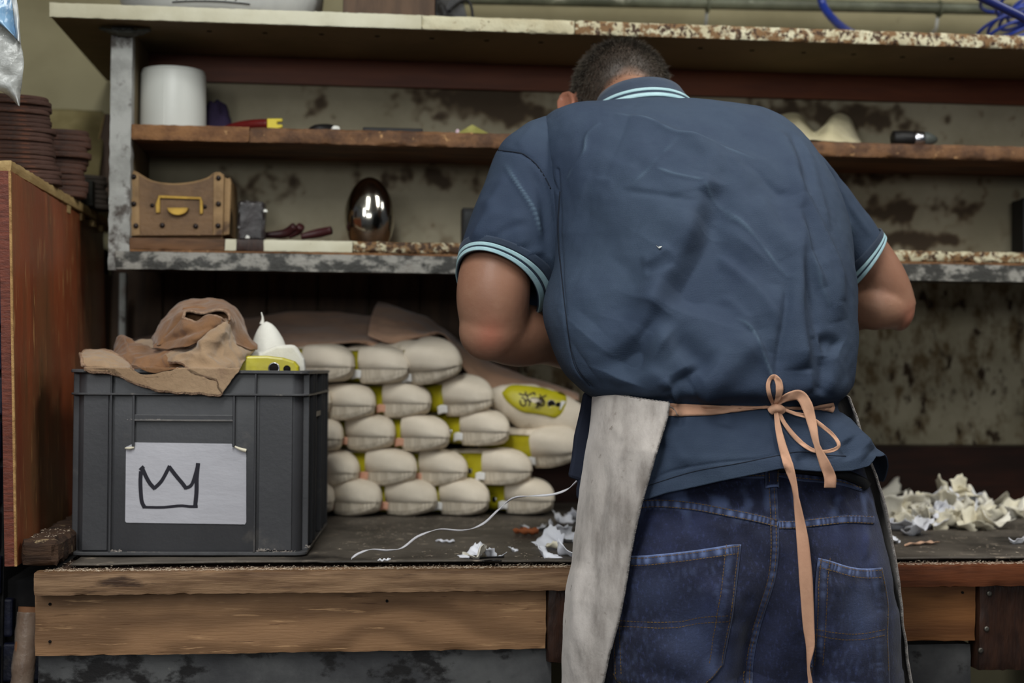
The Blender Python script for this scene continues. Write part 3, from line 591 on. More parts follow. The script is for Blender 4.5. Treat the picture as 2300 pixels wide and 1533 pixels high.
stack(7, xr_ - .075, 3.0, ZS, .15, .08, .0098, m_sole2, .1, 'grey brown sole, %s of the low stack next to the shelf post', 'sole', 'grey soles in the low stack', .004, -.002)
# grey clip standing in front of the low stack
c = at(205, 430, 2.93)
box_ = box('grey_bracket', at(184, 400, 2.93)[0], at(209, 400, 2.93)[0], 2.925, 2.955, ZS, ZS + .052, m_tape); tag(box_, 'dark grey square bracket in front of the low grey stack', 'bracket')
# hanging plastic bag
m_bag = mat('clear_crinkled_plastic', s(190,192,190), s(150,152,150), 30, rough=.22, bump=.6, bsc=40, spec=.6, alpha=.62, dist=.006, spots=((s(225,226,226), 40, .64, .04, (1,1,.5)),))
m_bagb = mat('blue_printed_plastic', s(84,124,168), s(120,158,190), 12, (1,1,.6), rough=.25, bump=.5, bsc=40, spec=.6, spots=((s(210,218,224), 30, .60, .06, (2,2,.4)),))
m_bagw = mat('white_bag_band', s(205,208,208), rough=.3, bump=.3)
bag = empty('plastic_bag', at(10, 60, 2.36), 'hanging clear plastic bag with blue and white print at the top left corner', 'bag')
YG = 2.36
def strip_bag(name, L, Rr, m, dy=0):
    Gc = np.array([[at(l[0], l[1], YG + dy + .012 * math.sin(i * 1.7)), at((l[0] + r[0]) / 2 + 1, (l[1] + r[1]) / 2, YG + dy - .012), at(r[0], r[1], YG + dy + .01 * math.cos(i * 1.3))] for i, (l, r) in enumerate(zip(L, Rr))])
    P = patch(Gc, 50, 24); P[..., 1] += .006 * nz3(P, 26, 3) + .003 * nz3(P, 70, 8)
    return mesh(name, P.reshape(-1, 3), gridF(50, 24), m, bag, thick=.0006)
strip_bag('clear_body', [(-110,40), (-100,100), (-60,150), (-30,185), (20,215), (40,236)], [(20,0), (40,70), (52,130), (50,175), (45,210), (44,240)], m_bag)
strip_bag('blue_print', [(-120,-200), (-120,-100), (-110,-20), (-100,20), (-30,40), (20,66)], [(16,-200), (20,-100), (24,-20), (29,20), (33,60), (38,92)], m_bagb, -.010)
strip_bag('white_band', [(17,-200), (21,-100), (25,-20), (30,20), (34,60), (38,88)], [(26,-200), (30,-100), (36,-20), (40,20), (44,66), (46,100)], m_bagw, -.009)
hk = at(-40, -200, YG); tube('hanging_cord', [hk, (hk[0], YG, 2.5), (hk[0], YG, 2.9)], .0025, m_white, bag, m=8)
# wrapped cardboard tube leaning at the lower left, leaning dark sheet and pale sack behind the post
m_card = mat('brown_cardboard_tube', s(128,88,60), s(104,72,50), 10, rough=.6, bump=.2); m_wrap = mat('shrink_wrap', s(150,135,122), s(120,104,92), 30, rough=.2, bump=.7, bsc=50, alpha=.55, spots=((s(205,198,190), 40, .68, .03, (1,1,.3)),))
rt = empty('cardboard_tube', at(50, 1500, 2.30), 'brown cardboard tube wrapped in clear film leaning left of the bench', 'tube')
T0, T1 = at(66, 1362, 2.315), at(47, 1560, 2.30); dd = (T1 - T0) / abs(T1[2] - T0[2]); T2 = T0 + dd * (T0[2] - .002)
tube('tube_core', [T0, T1, T2], .0165, m_card, rt, m=24)
R = tubeRings(cr([T0 + (T1 - T0) * .06, T1, T2], 120), .0178, 26); R = R + .0018 * nz3(R, 60, 2)[..., None]
loft('film_wrap', R, m_wrap, rt)
ls_ = empty('leaning_board', (at(210, 350, 3.3)[0], 3.3, 1.51), 'dark narrow board leaning on the wall behind the shelf post', 'board')
extrude_px('board_face', [(236,255),(262,258),(262,470),(188,470)], 3.30, 3.33, m_dark_board, ls_)
extrude_px('board_edge', [(234,255),(236,255),(190,470),(184,470)], 3.296, 3.33, m_pale, ls_)
m_sack = mat('faded_beige_cloth', s(150,138,98), s(120,108,72), 6, rough=.9, bump=.2, spots=((s(84,70,44), 5, .66, .06),))
Gc = np.array([[at(90, 248, 3.36), at(140, 247, 3.36), at(190, 250, 3.36), at(232, 252, 3.36)], [at(90, 300, 3.30), at(140, 310, 3.31), at(190, 300, 3.30), at(232, 310, 3.31)], [at(90, 380, 3.26), at(140, 380, 3.27), at(190, 385, 3.28), at(225, 385, 3.28)], [at(90, 470, 3.22), at(140, 470, 3.24), at(190, 470, 3.25), at(215, 470, 3.25)]])
P = patch(Gc, 30, 30); P[..., 1] += .012 * nz3(P, 12, 3)
tag(mesh('hanging_cloth', P.reshape(-1, 3), gridF(30, 30), m_sack, None, thick=.004), 'blurred beige cloth hanging on the wall behind the leather soles', 'cloth')
# ================================================================ grey crate
m_crate = mat('dark_grey_plastic', s(60,60,63), s(52,52,55), 5, rough=.42, bump=.08, bsc=120, spec=.45, spots=((s(86,82,79), 11, .68, .08), (s(46,46,48), 6, .66, .08)))
m_dust = mat('dusty_plastic_edge', s(112,108,104), s(90,88,88), 30, rough=.6, bump=.3, bsc=90)
CR0 = atz(690, 1249, BZ + .006); th_ = math.radians(-3.2)
U = np.array([math.cos(th_), math.sin(th_), 0]); Vv = np.array([-math.sin(th_), math.cos(th_), 0])
CWd = np.linalg.norm(atz(148, 1249, BZ + .006)[:2] - CR0[:2]) ; CD = .47; CZ = BZ + .0065; CH = .3015
def cp(u, v, w): return CR0[:2].tolist() and np.array([CR0[0], CR0[1], CZ]) + U * (u - CWd) + Vv * v + np.array([0, 0, w])
def rrect(u0, u1, v0, v1, r, w, n=7):
    L = []
    for cx, cy, a0 in ((u1 - r, v0 + r, -90), (u1 - r, v1 - r, 0), (u0 + r, v1 - r, 90), (u0 + r, v0 + r, 180)):
        for k in range(n): a = math.radians(a0 + 90 * k / (n - 1)); L.append(cp(cx + r * math.cos(a), cy + r * math.sin(a), w))
    return L
def cface(px, py, off):
    """point of the crate's front plane (off metres in front of v=0) seen at a pixel"""
    d = ray(px, py); n = -Vv; p0 = cp(0, -off, 0); return EYE + d * ((p0 - EYE).dot(n) / d.dot(n))
crate = empty('crate', cp(CWd / 2, CD / 2, 0), 'dark grey plastic crate with a hand drawn crown label, at bench left end', 'crate')
ins = .011
R = [rrect(ins + .01, CWd - ins - .01, ins + .01, CD - ins - .01, .018, .0), rrect(ins + .001, CWd - ins - .001, ins + .001, CD - ins - .001, .018, .006), rrect(ins, CWd - ins, ins, CD - ins, .018, .01), rrect(ins, CWd - ins, ins, CD - ins, .018, CH - .004),
     rrect(ins + .001, CWd - ins - .001, ins + .001, CD - ins - .001, .018, CH), rrect(ins + .004, CWd - ins - .004, ins + .004, CD - ins - .004, .016, CH), rrect(ins + .005, CWd - ins - .005, ins + .005, CD - ins - .005, .016, CH - .004), rrect(ins + .006, CWd - ins - .006, ins + .006, CD - ins - .006, .016, .012)]
loft('crate_body', R, m_crate, crate, auto=.6)
def flange(name, w0, w1, out, m=m_crate):
    a = ins - out; r = .02
    loft_ring = [rrect(ins + .001, CWd - ins - .001, ins + .001, CD - ins - .001, .018, w0), rrect(a + .001, CWd - a - .001, a + .001, CD - a - .001, r, w0), rrect(a, CWd - a, a, CD - a, r, w0 + .001), rrect(a, CWd - a, a, CD - a, r, w1 - .001), rrect(a + .001, CWd - a - .001, a + .001, CD - a - .001, r, w1), rrect(ins + .001, CWd - ins - .001, ins + .001, CD - ins - .001, .018, w1)]
    return loft(name, loft_ring, m, crate, cap=False, auto=.6)
def wz(py, off=.0): return cface(420, py, off)[2] - CZ
m_flg = mat('scuffed_highlit_plastic', s(76,76,78), s(64,64,66), 20, rough=.45, bump=.15, spots=((s(112,108,104), 40, .66, .05),))  # base lightened to carry the rims' edge highlights; pale spots are dust
flange('top_rim', CH - .0055, CH, .011, m_flg); flange('lower_rim', wz(888), wz(883), .0105, m_flg); flange('base_rim', .0005, .006, .009, m_flg)
def cu(px, off=0):
    q = cface(px, 1050, off); return float((q - cp(0, 0, 0)).dot(U))
def cbox(name, u0, u1, v0, v1, w0, w1, m=m_crate, bev=.001, parent=None):
    V = [cp(u0, v0, w0), cp(u1, v0, w0), cp(u1, v1, w0), cp(u0, v1, w0), cp(u0, v0, w1), cp(u1, v0, w1), cp(u1, v1, w1), cp(u0, v1, w1)]
    return mesh(name, V, CUBE_F, m, parent or crate, smooth=False, bevel=bev)
wr = wz(885)
for px in (247, 572): u = cu(px); cbox('rib', u - .0016, u + .0016, .0015, ins + .001, .006, CH - .005)
for px in (297, 523): u = cu(px); cbox('handle_rib', u - .0022, u + .0022, .0035, ins + .001, wz(1003), wr)
w_h0, w_h1 = wz(944), wz(931); u0, u1 = cu(299), cu(521)
cbox('hand_grip', u0, u1, .0045, ins + .001, w_h0, w_h1); cbox('hand_grip', u0, u1, .003, ins + .001, w_h0 - .0015, w_h0 + .0015, m_dust)
cbox('side_panel', cu(183), cu(240), .0075, ins + .001, .008, wr - .001); cbox('side_panel', cu(580), cu(655), .0075, ins + .001, .008, wr - .001)
for v in (.03, .12, .17, .30, .35, .44):                 # ribs of the right hand and left hand walls
    for u0_, u1_ in ((CWd - ins - .001, CWd - .0015), (.0015, ins + .001)): cbox('rib', u0_, u1_, v - .0016, v + .0016, .006, CH - .005)
for u0_, u1_ in ((CWd - ins - .001, CWd - .004),): cbox('hand_grip', u0_, u1_, .172, .298, w_h0, w_h1)
# label
m_paper = mat('white_label_paper', s(184,183,190), s(172,171,178), 3, rough=.45, bump=.25, bsc=16, bst=(1,1,2.5), dist=.006, spots=((s(160,160,166), 26, .72, .03, (1,1,2)),))
OFF = -ins + .0016
lab = [(283,1003),(288,1001),(300,995),(302,993),(520,996),(524,1002),(535,1004),(545,1008),(553,1012),(553,1172),(550,1177),(284,1173),(281,1170)]
A1 = [cface(x, y, OFF) for x, y in lab]; A0 = [q + Vv * .0004 for q in A1]; n = len(lab)
lb = mesh('label', A1 + A0, [tuple(reversed(range(n))), tuple(range(n, 2 * n))] + [(i, (i + 1) % n, (i + 1) % n + n, i + n) for i in range(n)], m_paper, crate, smooth=False); tag(lb, 'white paper label with drawn crown')
def stroke(name, pts, wpx, m, parent, surf, lift=.0004, nn=None):
    P = cr(pts, nn) if nn else np.array(pts, float); T = np.gradient(P, axis=0); T /= np.linalg.norm(T, axis=1, keepdims=True); Nn = np.stack([-T[:, 1], T[:, 0]], 1); V = []
    w = np.broadcast_to(np.asarray(wpx, float), (len(P),))
    for p, n_, ww in zip(P, Nn, w): V += [surf(*(p - n_ * ww / 2), lift), surf(*(p + n_ * ww / 2), lift)]
    return mesh(name, V, [(2 * i, 2 * i + 1, 2 * i + 3, 2 * i + 2) for i in range(len(P) - 1)], m, parent, smooth=False)
sf = lambda x, y, l: cface(x, y, OFF + l)
Z5 = lambda L: [(x / 3.286, 700 + y / 3.286) for x, y in L]
m_ink2 = mat('black_marker_ink', s(30,28,38), rough=.5, bump=0)
segsC = [Z5([(1040,1175),(1036,1260),(1042,1370),(1050,1410),(1068,1445)]), Z5([(1052,1440),(1200,1442),(1330,1430),(1400,1436),(1460,1436)]), Z5([(1440,1438),(1450,1330),(1452,1220),(1462,1115)]), Z5([(1032,1168),(1062,1140)]), Z5([(1048,1150),(1080,1220),(1110,1270),(1145,1306)]), Z5([(1138,1302),(1190,1250),(1230,1180),(1252,1135)]), Z5([(1246,1140),(1300,1210),(1350,1270),(1374,1304)]), Z5([(1366,1300),(1410,1280),(1435,1220),(1462,1120)])]
cv = []
for i, sg in enumerate(segsC):
    P = cr(sg, 12) if len(sg) > 2 else np.array(sg, float); T = np.gradient(P, axis=0); T /= np.linalg.norm(T, axis=1, keepdims=True); Nn = np.stack([-T[:, 1], T[:, 0]], 1)
    ww = [9, 6.2, 9.5, 8, 9, 8, 9, 7.5][i] ; V = []
    for p, n_ in zip(P, Nn): V += [sf(*(p - n_ * ww / 2), .0004 + .00004 * i), sf(*(p + n_ * ww / 2), .0004 + .00004 * i)]
    cv.append((V, [(2 * k, 2 * k + 1, 2 * k + 3, 2 * k + 2) for k in range(len(P) - 1)]))
V, Fc = join_raw(cv); mesh('drawn_crown', V, Fc, m_ink2, lb, smooth=False)
m_curl = mat('paper_back', s(214,206,186), rough=.6, bump=0)
for (a, b, r) in (((281,1006), (301,1004), .0022), ((524,1001), (553,1012), .0024)):
    tube('peeled_corner', [cface(*a, OFF + .002), cface((a[0] + b[0]) / 2, (a[1] + b[1]) / 2 + 1, OFF + .0035), cface(*b, OFF + .003)], [r * .6, r, r * .8] if a[0] < 400 else [r * .5, r, r * 1.3], m_curl, lb, m=12, n=12)
# drifts of lint on the ledges
lint = []
for px, py, wpx in ((262,1238,14), (590,1236,22), (640,1240,30), (300,1240,60), (420,1243,50), (690,1228,8), (330,942,40)):
    for k in range(int(wpx * 1.5)):
        q = cface(px + random.gauss(0, wpx / 2.2), py, -.004) ; q = q - U * 0 + np.array([0, 0, random.uniform(-.001, .003 if wpx < 40 else .0006)])
        a = random.random() * 6.28; L = .0018; d = np.array([math.cos(a), .3 * math.sin(a), .5 * math.sin(a)]) * L; e = np.array([0, .0003, .0005])
        lint.append(([q - d, q + d, q + d * .6 + e, q - d * .6 + e], [(0, 1, 2, 3)]))
V, Fc = join_raw(lint); mesh('lint', V, Fc, mat('grey_lint', s(160,150,142), rough=1, bump=0), crate, smooth=False)
# ================================================================ the shoes
m_canvas = mat('cream_canvas', s(226,214,196), s(212,199,180), 7, rough=.85, bump=.25, bsc=120, rnd=.05, spots=((s(176,160,138), 16, .70, .06),))
weave(m_canvas, 900, .25)
m_pleat = mat('cream_pleated_canvas', s(220,208,190), s(190,177,158), 30, (6,6,.3), rough=.85, bump=.5, bsc=70, bst=(3,3,.4), rnd=.05)
m_last = mat('yellow_shoe_last', s(196,186,34), s(168,156,28), 8, rough=.35, bump=.12, bsc=60, spec=.5, spots=((s(118,104,24), 14, .68, .06),))
m_tabp = mat('pink_tab', s(214,164,138), s(196,142,118), 20, rough=.8, bump=.2); m_tabw = mat('white_tab', s(216,214,212), rough=.7, bump=.1)
m_chrome = mat('steel_bush', s(180,180,184), rough=.25, metal=1, bump=0)
def sect(hw, h, y, lx=0, n=40, p=2.8, flat=.42, inset=0, rip=0, ph=0):
    L = []
    for k in range(n):
        a = 2 * math.pi * k / n; c, sn = math.cos(a), math.sin(a); x = hw * abs(c) ** (2 / p) * (1 if c > 0 else -1)
        z = abs(sn) ** (2 / p) * (h * (1 - flat) if sn > 0 else -h * flat) + h * flat
        if sn < -.05: x *= 1 - inset; 
        if rip and sn < .1: x += rip * math.sin(k * 9.7 + ph) * .7; z += rip * math.sin(k * 7.1 + ph) * .5
        L.append((x + lx, y, z))
    return L
def make_shoe(tabm, cut=.095, seed=0, marks=True):
    r = empty('canvas_shoe', (0, 0, 0)); R = []; ph = seed
    hwf = lambda t: .0385 * min(1, (1 - max(0, 1 - t / .068) ** 2.2) ** .46) * (1 - .55 * max(0, t - .11)); hf = lambda t: .071 * min(1, .26 + .74 * (1 - max(0, 1 - t / .072) ** 2.1) ** .52) * (1 - .9 * max(0, t - .12))
    ts = [0, .002, .005, .009, .014, .02, .028, .038, .05, .065, .08, cut]
    for i, t in enumerate(ts):
        h_ = hf(max(t, .0008)); L_ = sect(max(hwf(t), .009), h_, t, rip=.0009 * min(1, i / 3), ph=ph, inset=.012, p=2.4 + 2.8 * min(1, t / .07)); dz_ = (.071 - h_) * .42 if t < .1 else 0; R.append([(x, y, z + dz_) for x, y, z in L_])
        if i == 0:
            for f_, dy_ in ((.02, -.0022), (.5, -.0016)): R.insert(-1, [(x * f_, dy_, (z - .030) * f_ + .030) for x, y, z in R[-1]])
    R.append(sect(hwf(cut) - .0035, hf(cut) - .004, cut, inset=.03, p=5.2)); R[-1] = [(x, y, z + .002) for x, y, z in R[-1]]
    A = np.array(R); A = np.concatenate([A, A[:, :1]], 1); lo_r = A[:, 20:41].copy(); lo_r[:, 1:-1, 0] *= .985
    for q in range(1, 20): lo_r[:, q, 0] += .0008 * math.sin(q * 2.1) ; lo_r[1:-1, q, 1] += .0006 * math.sin(q * 3.3)
    b = mesh('canvas_upper', A[:, :21].reshape(-1, 3), gridF(len(R), 21), m_canvas, r, thick=.0018, auto=.9)
    b2 = mesh('pleated_sole_band', lo_r.reshape(-1, 3), gridF(len(R), 21), m_pleat, r)
    for v in list(b.data.vertices) + list(b2.data.vertices):
        q = Vector(v.co) ; n_ = noise.noise(q * 22 + Vector((seed * 3.1, 0, 0))) * .0022 + noise.noise(q * 60 + Vector((seed, 4, 0))) * .0007
        v.co += Vector((q.x, -.02, q.z - .035)).normalized() * n_
    # last: inner form running out behind, yellow
    R = [sect(hwf(t) - .0045, hf(t) - .006, t, p=2.2, inset=.0) for t in (.07, .10, .13, .16, .19, .205)] + [sect(.030, .044, .217), sect(.014, .026, .223)]
    R = [[(x * (1 - .25 * max(0, y - .1) / .12), y, z + .003) for x, y, z in L] for L in R]
    la = loft('last', R, m_last, r)
    # canvas quarters behind the opening: wraps top and right side
    R = []
    for t in (cut - .004, .12, .15, .18, .205, .218):
        L = sect((hwf(t) - .001) * (1 - .25 * max(0, t - .1) / .12), hf(t) - .001, t, p=2.2); R.append([L[k % 40] for k in range(-7, 15)])
    R.append([(x * .5, y + .004, z * .6 + .014) for x, y, z in R[-1]])
    A = np.array(R); q_ = mesh('canvas_quarter', A.reshape(-1, 3), gridF(len(R), 22), m_canvas, r, thick=.0015)
    for t, rr in ((.118, .0058), (.148, .0042)):
        x = -(hwf(t) - .0045) * (1 - .25 * max(0, t - .1) / .12)
        lathe('peg_hole', [(rr, -.0006), (rr, .0008), (rr * .8, .0012), (rr * .75, -.0004)], (x, t, .028), m_chrome if rr > .005 else m_hole, la, m=16, axis='x')
        lathe('hole_bore', [(rr * .78, -.0008), (rr * .7, -.0010), (.0003, -.0011)], (x, t, .028), m_hole, la, m=16, axis='x')
    # tab at the low corner of the cut edge
    xs = -hwf(cut) ; G = np.array([[(xs - .001, cut - .006, .012), (xs - .0015, cut + .004, .012), (xs - .003, cut + .014, .009)], [(xs + .001, cut - .006, .026), (xs - .002, cut + .004, .028), (xs - .004, cut + .013, .025)]])
    P = cr(G.swapaxes(0, 1), 8); P = cr(P.swapaxes(0, 1), 6)
    mesh('fabric_tab', P.reshape(-1, 3), gridF(6, 8), tabm, r, thick=.0012, offset=0)
    return r
protos = [make_shoe(m_tabp, .088, 1), make_shoe(m_tabw, .086, 2), make_shoe(m_tabp, .082, 3), make_shoe(m_tabw, .080, 4)]
used_p = set()
def put_shoe(k, px, py, ztop, yaw, label, grp, y=None, roll=0, pitch=0, sc=1.0):
    """px,py: centre of the near cap; the shoe's near end stands at depth y"""
    c = at(px, py, y); o = protos[k]
    if k in used_p: o = dup(o)
    used_p.add(k)
    ya = math.radians(yaw); Rm = Matrix.Rotation(ya, 4, 'Z') @ Matrix.Rotation(math.radians(pitch), 4, 'X') @ Matrix.Rotation(math.radians(roll), 4, 'Y')
    off = Rm @ Vector((0, .04, .0345)) * sc
    o.location = Vector(c) - off; o.location.y += .04 * math.cos(ya) - .01 ; o.rotation_euler = Rm.to_euler(); o.scale = (sc,) * 3
    if ztop is not None: o.location.z = ztop
    tag(o, label, 'shoe', grp); return o
G1 = 'canvas covered shoe lasts piled on the bench'
YR = 2.965
rows = [  # row, z of the row's floor, [px...], words
  ('bottom row', BZ + .0045, [(708,1128,0), (815,1126,0), (938,1126,0), (1058,1126,1), (1205,1122,1)]),
  ('second row up', None, [(765,1056,2), (893,1052,0), (1008,1054,2), (1152,1052,1)]),
  ('third row up', None, [(728,980,0), (846,974,0), (968,976,2), (1104,964,1), (1262,1004,3)]),
  ('fourth row up', None, [(700,900,0), (800,905,0), (926,900,2), (1062,890,3)]),
  ('top row', None, [(752,818,1), (878,822,1), (985,812,3)]),
]
names = ['leftmost', 'second from left', 'third from left', 'fourth from left', 'fifth from left']
for ri, (rn, z, L) in enumerate(rows):
    for i, (px, py, k) in enumerate(L):
        yy = YR + .004 * ri + .008 * math.sin(px * .7)
        yaw = 27 + 5 * math.sin(px) + (6 if px > 1100 else 0); sc = 1.07
        roll = 0; pitch = 0
        if ri == 4: sc = 1.12; yaw = 32
        if ri == 4 and i == 2: sc = 1.22; roll = -20; yaw = 36; yy -= .01
        if ri >= 3 and px > 1040: roll = -14; sc = 1.12; yaw = 36
        if px == 1262: roll = -18; sc = 1.15
        o = put_shoe(k, px, py, z, yaw + 18, f'cream canvas shoe on a yellow last in the pile, {rn}, {names[i]}', G1, y=yy, roll=roll, pitch=pitch, sc=sc)
# shoe lying on its side with the written yellow sole showing
sp = empty('canvas_shoe', at(1215, 905, 3.0), 'canvas shoe lying sideways on the right of the pile, black handwriting on its yellow last', 'shoe', G1)
ax0, ax1 = at(1100, 888, 3.02), at(1352, 960, 2.98); nn = 34; R = []
for i in range(nn):
    t = i / (nn - 1); c = ax0 * (1 - t) + ax1 * t; w = math.sin(math.pi * (.03 + .94 * t)) ** .55
    hz, hy = .052 * w * (1 + .1 * t), .042 * w
    R.append([(c[0] + .002 * noise.noise(Vector((i * .5, a, 1))), c[1] + .03 + hy * math.cos(a), c[2] - .003 + hz * math.sin(a) * (1 + .05 * noise.noise(Vector((i * .4, a, 7))))) for a in np.linspace(0, 2 * math.pi, 40, endpoint=False)])
ss = loft('canvas_upper', R, m_canvas, sp)
def bvh(o):
    dg = bpy.context.evaluated_depsgraph_get(); e = o.evaluated_get(dg); m = e.to_mesh(); Mw = np.array(o.matrix_world)
    loc = root_loc(o) if o.parent is not None else np.array(o.location)
    V = [tuple(np.array(v.co) + loc) for v in m.vertices]; Fp = [tuple(p.vertices) for p in m.polygons]; e.to_mesh_clear(); return BVHTree.FromPolygons(V, Fp)
def hit(b, px, py, lift=0, fall=None):
    d = Vector(ray(px, py)).normalized(); h = b.ray_cast(Vector(EYE), d)
    if h[0] is None:
        if fall is None: return None, None
        return at(px, py, fall), np.array([0, -1., 0])
    n = h[1]; n = -n if n.dot(d) > 0 else n
    return np.array(h[0] + n * lift), np.array(n)
bs = bvh(ss)
Z9 = lambda L: [(1100 + x / 9.583, 840 + y / 9.583) for x, y in L]
ov = Z9([(260,400),(420,255),(640,250),(900,270),(1150,310),(1400,380),(1620,440),(1650,590),(1600,740),(1540,850),(1400,940),(1200,890),(950,850),(700,810),(480,680),(330,540)])
ovp = cr(ov + [ov[0]], 60)[:-1]; cen = ovp.mean(0); V = []; 
for f in (1, .96, .8, .6, .4, .2):
    for q in ovp: h, _ = hit(bs, *(cen + (q - cen) * f), lift=.0005 if f == 1 else .0035, fall=3.0); V.append(h)
lo_ = mesh('last', V, gridF(6, 59, True), m_last, sp)
bl = bvh(lo_)
def marks(name, strokes, wpx, m, parent, b, lift, fall=None, nn=14):
    out = []
    for sg in strokes:
        P = cr(sg, nn) if len(sg) > 2 else cr([sg[0], ((sg[0][0] + sg[1][0]) / 2, (sg[0][1] + sg[1][1]) / 2), sg[1]], 6); T = np.gradient(P, axis=0); T /= np.linalg.norm(T, axis=1, keepdims=True) + 1e-9; Nn = np.stack([-T[:, 1], T[:, 0]], 1); V = []
        for p, n_ in zip(P, Nn):
            for sg_ in (-1, 1):
                h, _ = hit(b, *(p + sg_ * n_ * wpx / 2), lift=lift, fall=fall or 2.97)
                V.append(h if h is not None else (V[-1] if V else np.zeros(3)))
        out.append((V, [(2 * k, 2 * k + 1, 2 * k + 3, 2 * k + 2) for k in range(len(P) - 1)]))
    V, Fc = join_raw(out); return mesh(name, V, Fc, m, parent, smooth=False)
m_marker = mat('faded_black_marker', s(58,44,26), rough=.6, bump=0)
marks('handwriting', [Z9(q) for q in ([(625,415),(740,450),(780,390)], [(765,370),(800,480),(860,600),(850,690)], [(900,590),(800,560),(740,580)], [(800,470),(880,430),(960,400),(970,460)], [(650,560),(670,650),(750,680),(780,600),(740,520),(680,500)], [(1075,435),(1120,500),(1220,455)], [(1110,500),(1150,560),(1180,620),(1150,680)], [(1040,530),(1090,520),(1180,560)], [(990,640),(1050,610),(1110,680),(1160,660)], [(1050,620),(1030,700),(980,720)])], 3.6, m_marker, sp, bl, .0005)
for (q, r_) in (((1325,640), .0088), ((1475,660), .0058)):
    c, n_ = hit(bl, *Z9([q])[0], lift=.0005); lathe('peg_hole', [(r_, .001), (r_, -.0010), (r_ * .82, -.0014), (r_ * .8, .0002), (.0005, .0004)], c, m_chrome if r_ > .007 else m_hole, sp, m=18, axis='y')
    lathe('hole_bore', [(r_ * .8, -.0004), (r_ * .78, -.0008), (.0004, -.0009)], c, m_hole, sp, m=18, axis='y')
e1 = Z9([(1500,770),(1530,590),(1620,590),(1610,770)]); V = [hit(bl, *q, lift=.003, fall=3.0)[0] for q in e1]; mesh('fabric_tab', V, [(0, 1, 2, 3)], m_tabw, sp, smooth=False, thick=.001)
# shoes in the crate: four standing in it, others lying on them
zc = CZ + .013
inside = [(.10, .12, .0, 'standing in the crate under the brown cloth'), (.29, .12, .0, 'standing in the crate behind the crown label, right front'), (.10, .33, .0, 'standing in the left rear of the crate'), (.29, .33, .0, 'standing in the right rear of the crate')]
for i, (u, v, w, lb_) in enumerate(inside):
    o = dup(protos[i]); q = cp(u, v, .014); o.location = (q[0], q[1] + .035, q[2]); o.rotation_euler = (math.pi / 2, 0, 0); tag(o, 'cream canvas shoe ' + lb_, 'shoe', 'canvas shoes in the crate')
yw = empty('yellow_last', at(610, 820, 2.47), 'bright yellow shoe last with two round holes lying on top in the crate', 'last')
Z4 = lambda L: [(160 + x / 4.107, 660 + y / 4.107) for x, y in L]
lastpoly = Z4([(1480,790),(1560,640),(1610,570),(1800,568),(1950,585),(2060,620),(2100,670),(2098,790)])
yo = extrude_px('last_body', lastpoly, 2.45, 2.50, m_last, yw, bevel=.004)
by = bvh(yo)
for (q, r_) in (((1870,683), .0098), ((1990,690), .0062)):
    c, n_ = hit(by, *Z4([q])[0], lift=.0005, fall=2.45); lathe('peg_hole', [(r_, .001), (r_, -.0012), (r_ * .82, -.0016), (r_ * .8, .0002), (.0005, .0004)], c, m_chrome if r_ > .008 else m_hole, yw, m=24, axis='y')
    lathe('hole_bore', [(r_ * .8, -.0006), (r_ * .78, -.0009), (.0004, -.0010)], c, m_hole, yw, m=24, axis='y')
m_wcan = mat('white_canvas', s(226,224,216), s(205,202,194), 6, rough=.85, bump=.3, bsc=100); weave(m_wcan, 900, .2)
# white pointed toe of a shoe standing behind the yellow last
c0 = at(607, 800, 2.56); pr = []
wk = empty('canvas_shoe', at(610, 800, 2.56), 'white canvas shoe standing in the crate with a twisted thread tip pointing up', 'shoe', 'canvas shoes in the crate')
zt_, zb_ = at(600, 722, 2.56)[2], at(600, 835, 2.56)[2]
R = []
for i in range(26):
    t = i / 25; z = zb_ + (zt_ - zb_) * t; w = (1 - t ** 2.1) ** .62 * .0335 + .0015; cx = at(612 - 14 * t, 800, 2.56)[0]
    R.append([(cx + w * (math.cos(a)) * (1 + .06 * noise.noise(Vector((a, t * 4, 0)))), 2.56 + .8 * w * math.sin(a), z) for a in np.linspace(0, 2 * math.pi, 30, endpoint=False)])
loft('toe_cover', R, m_wcan, wk)
q0 = at(588, 728, 2.56); tube('twisted_tip', [q0, at(590, 715, 2.56), at(587, 701, 2.56)], [.0045, .0022, .001], m_wcan, wk, m=8, n=14)
box('last_core', c0[0] - .025, c0[0] + .025, 2.535, 2.585, CZ + .20, zb_ + .002, m_last, wk, bevel=.008)
w2 = empty('canvas_shoe', at(640, 810, 2.53), 'white folded canvas shoe end lying behind the yellow last in the crate', 'shoe', 'canvas shoes in the crate')
extrude_px('folded_canvas', Z4([(1640,560),(1750,530),(1890,470),(2060,465),(2100,520),(2150,600),(2160,700),(2140,760),(1700,760)]), 2.505, 2.545, m_wcan, w2, bevel=.006)
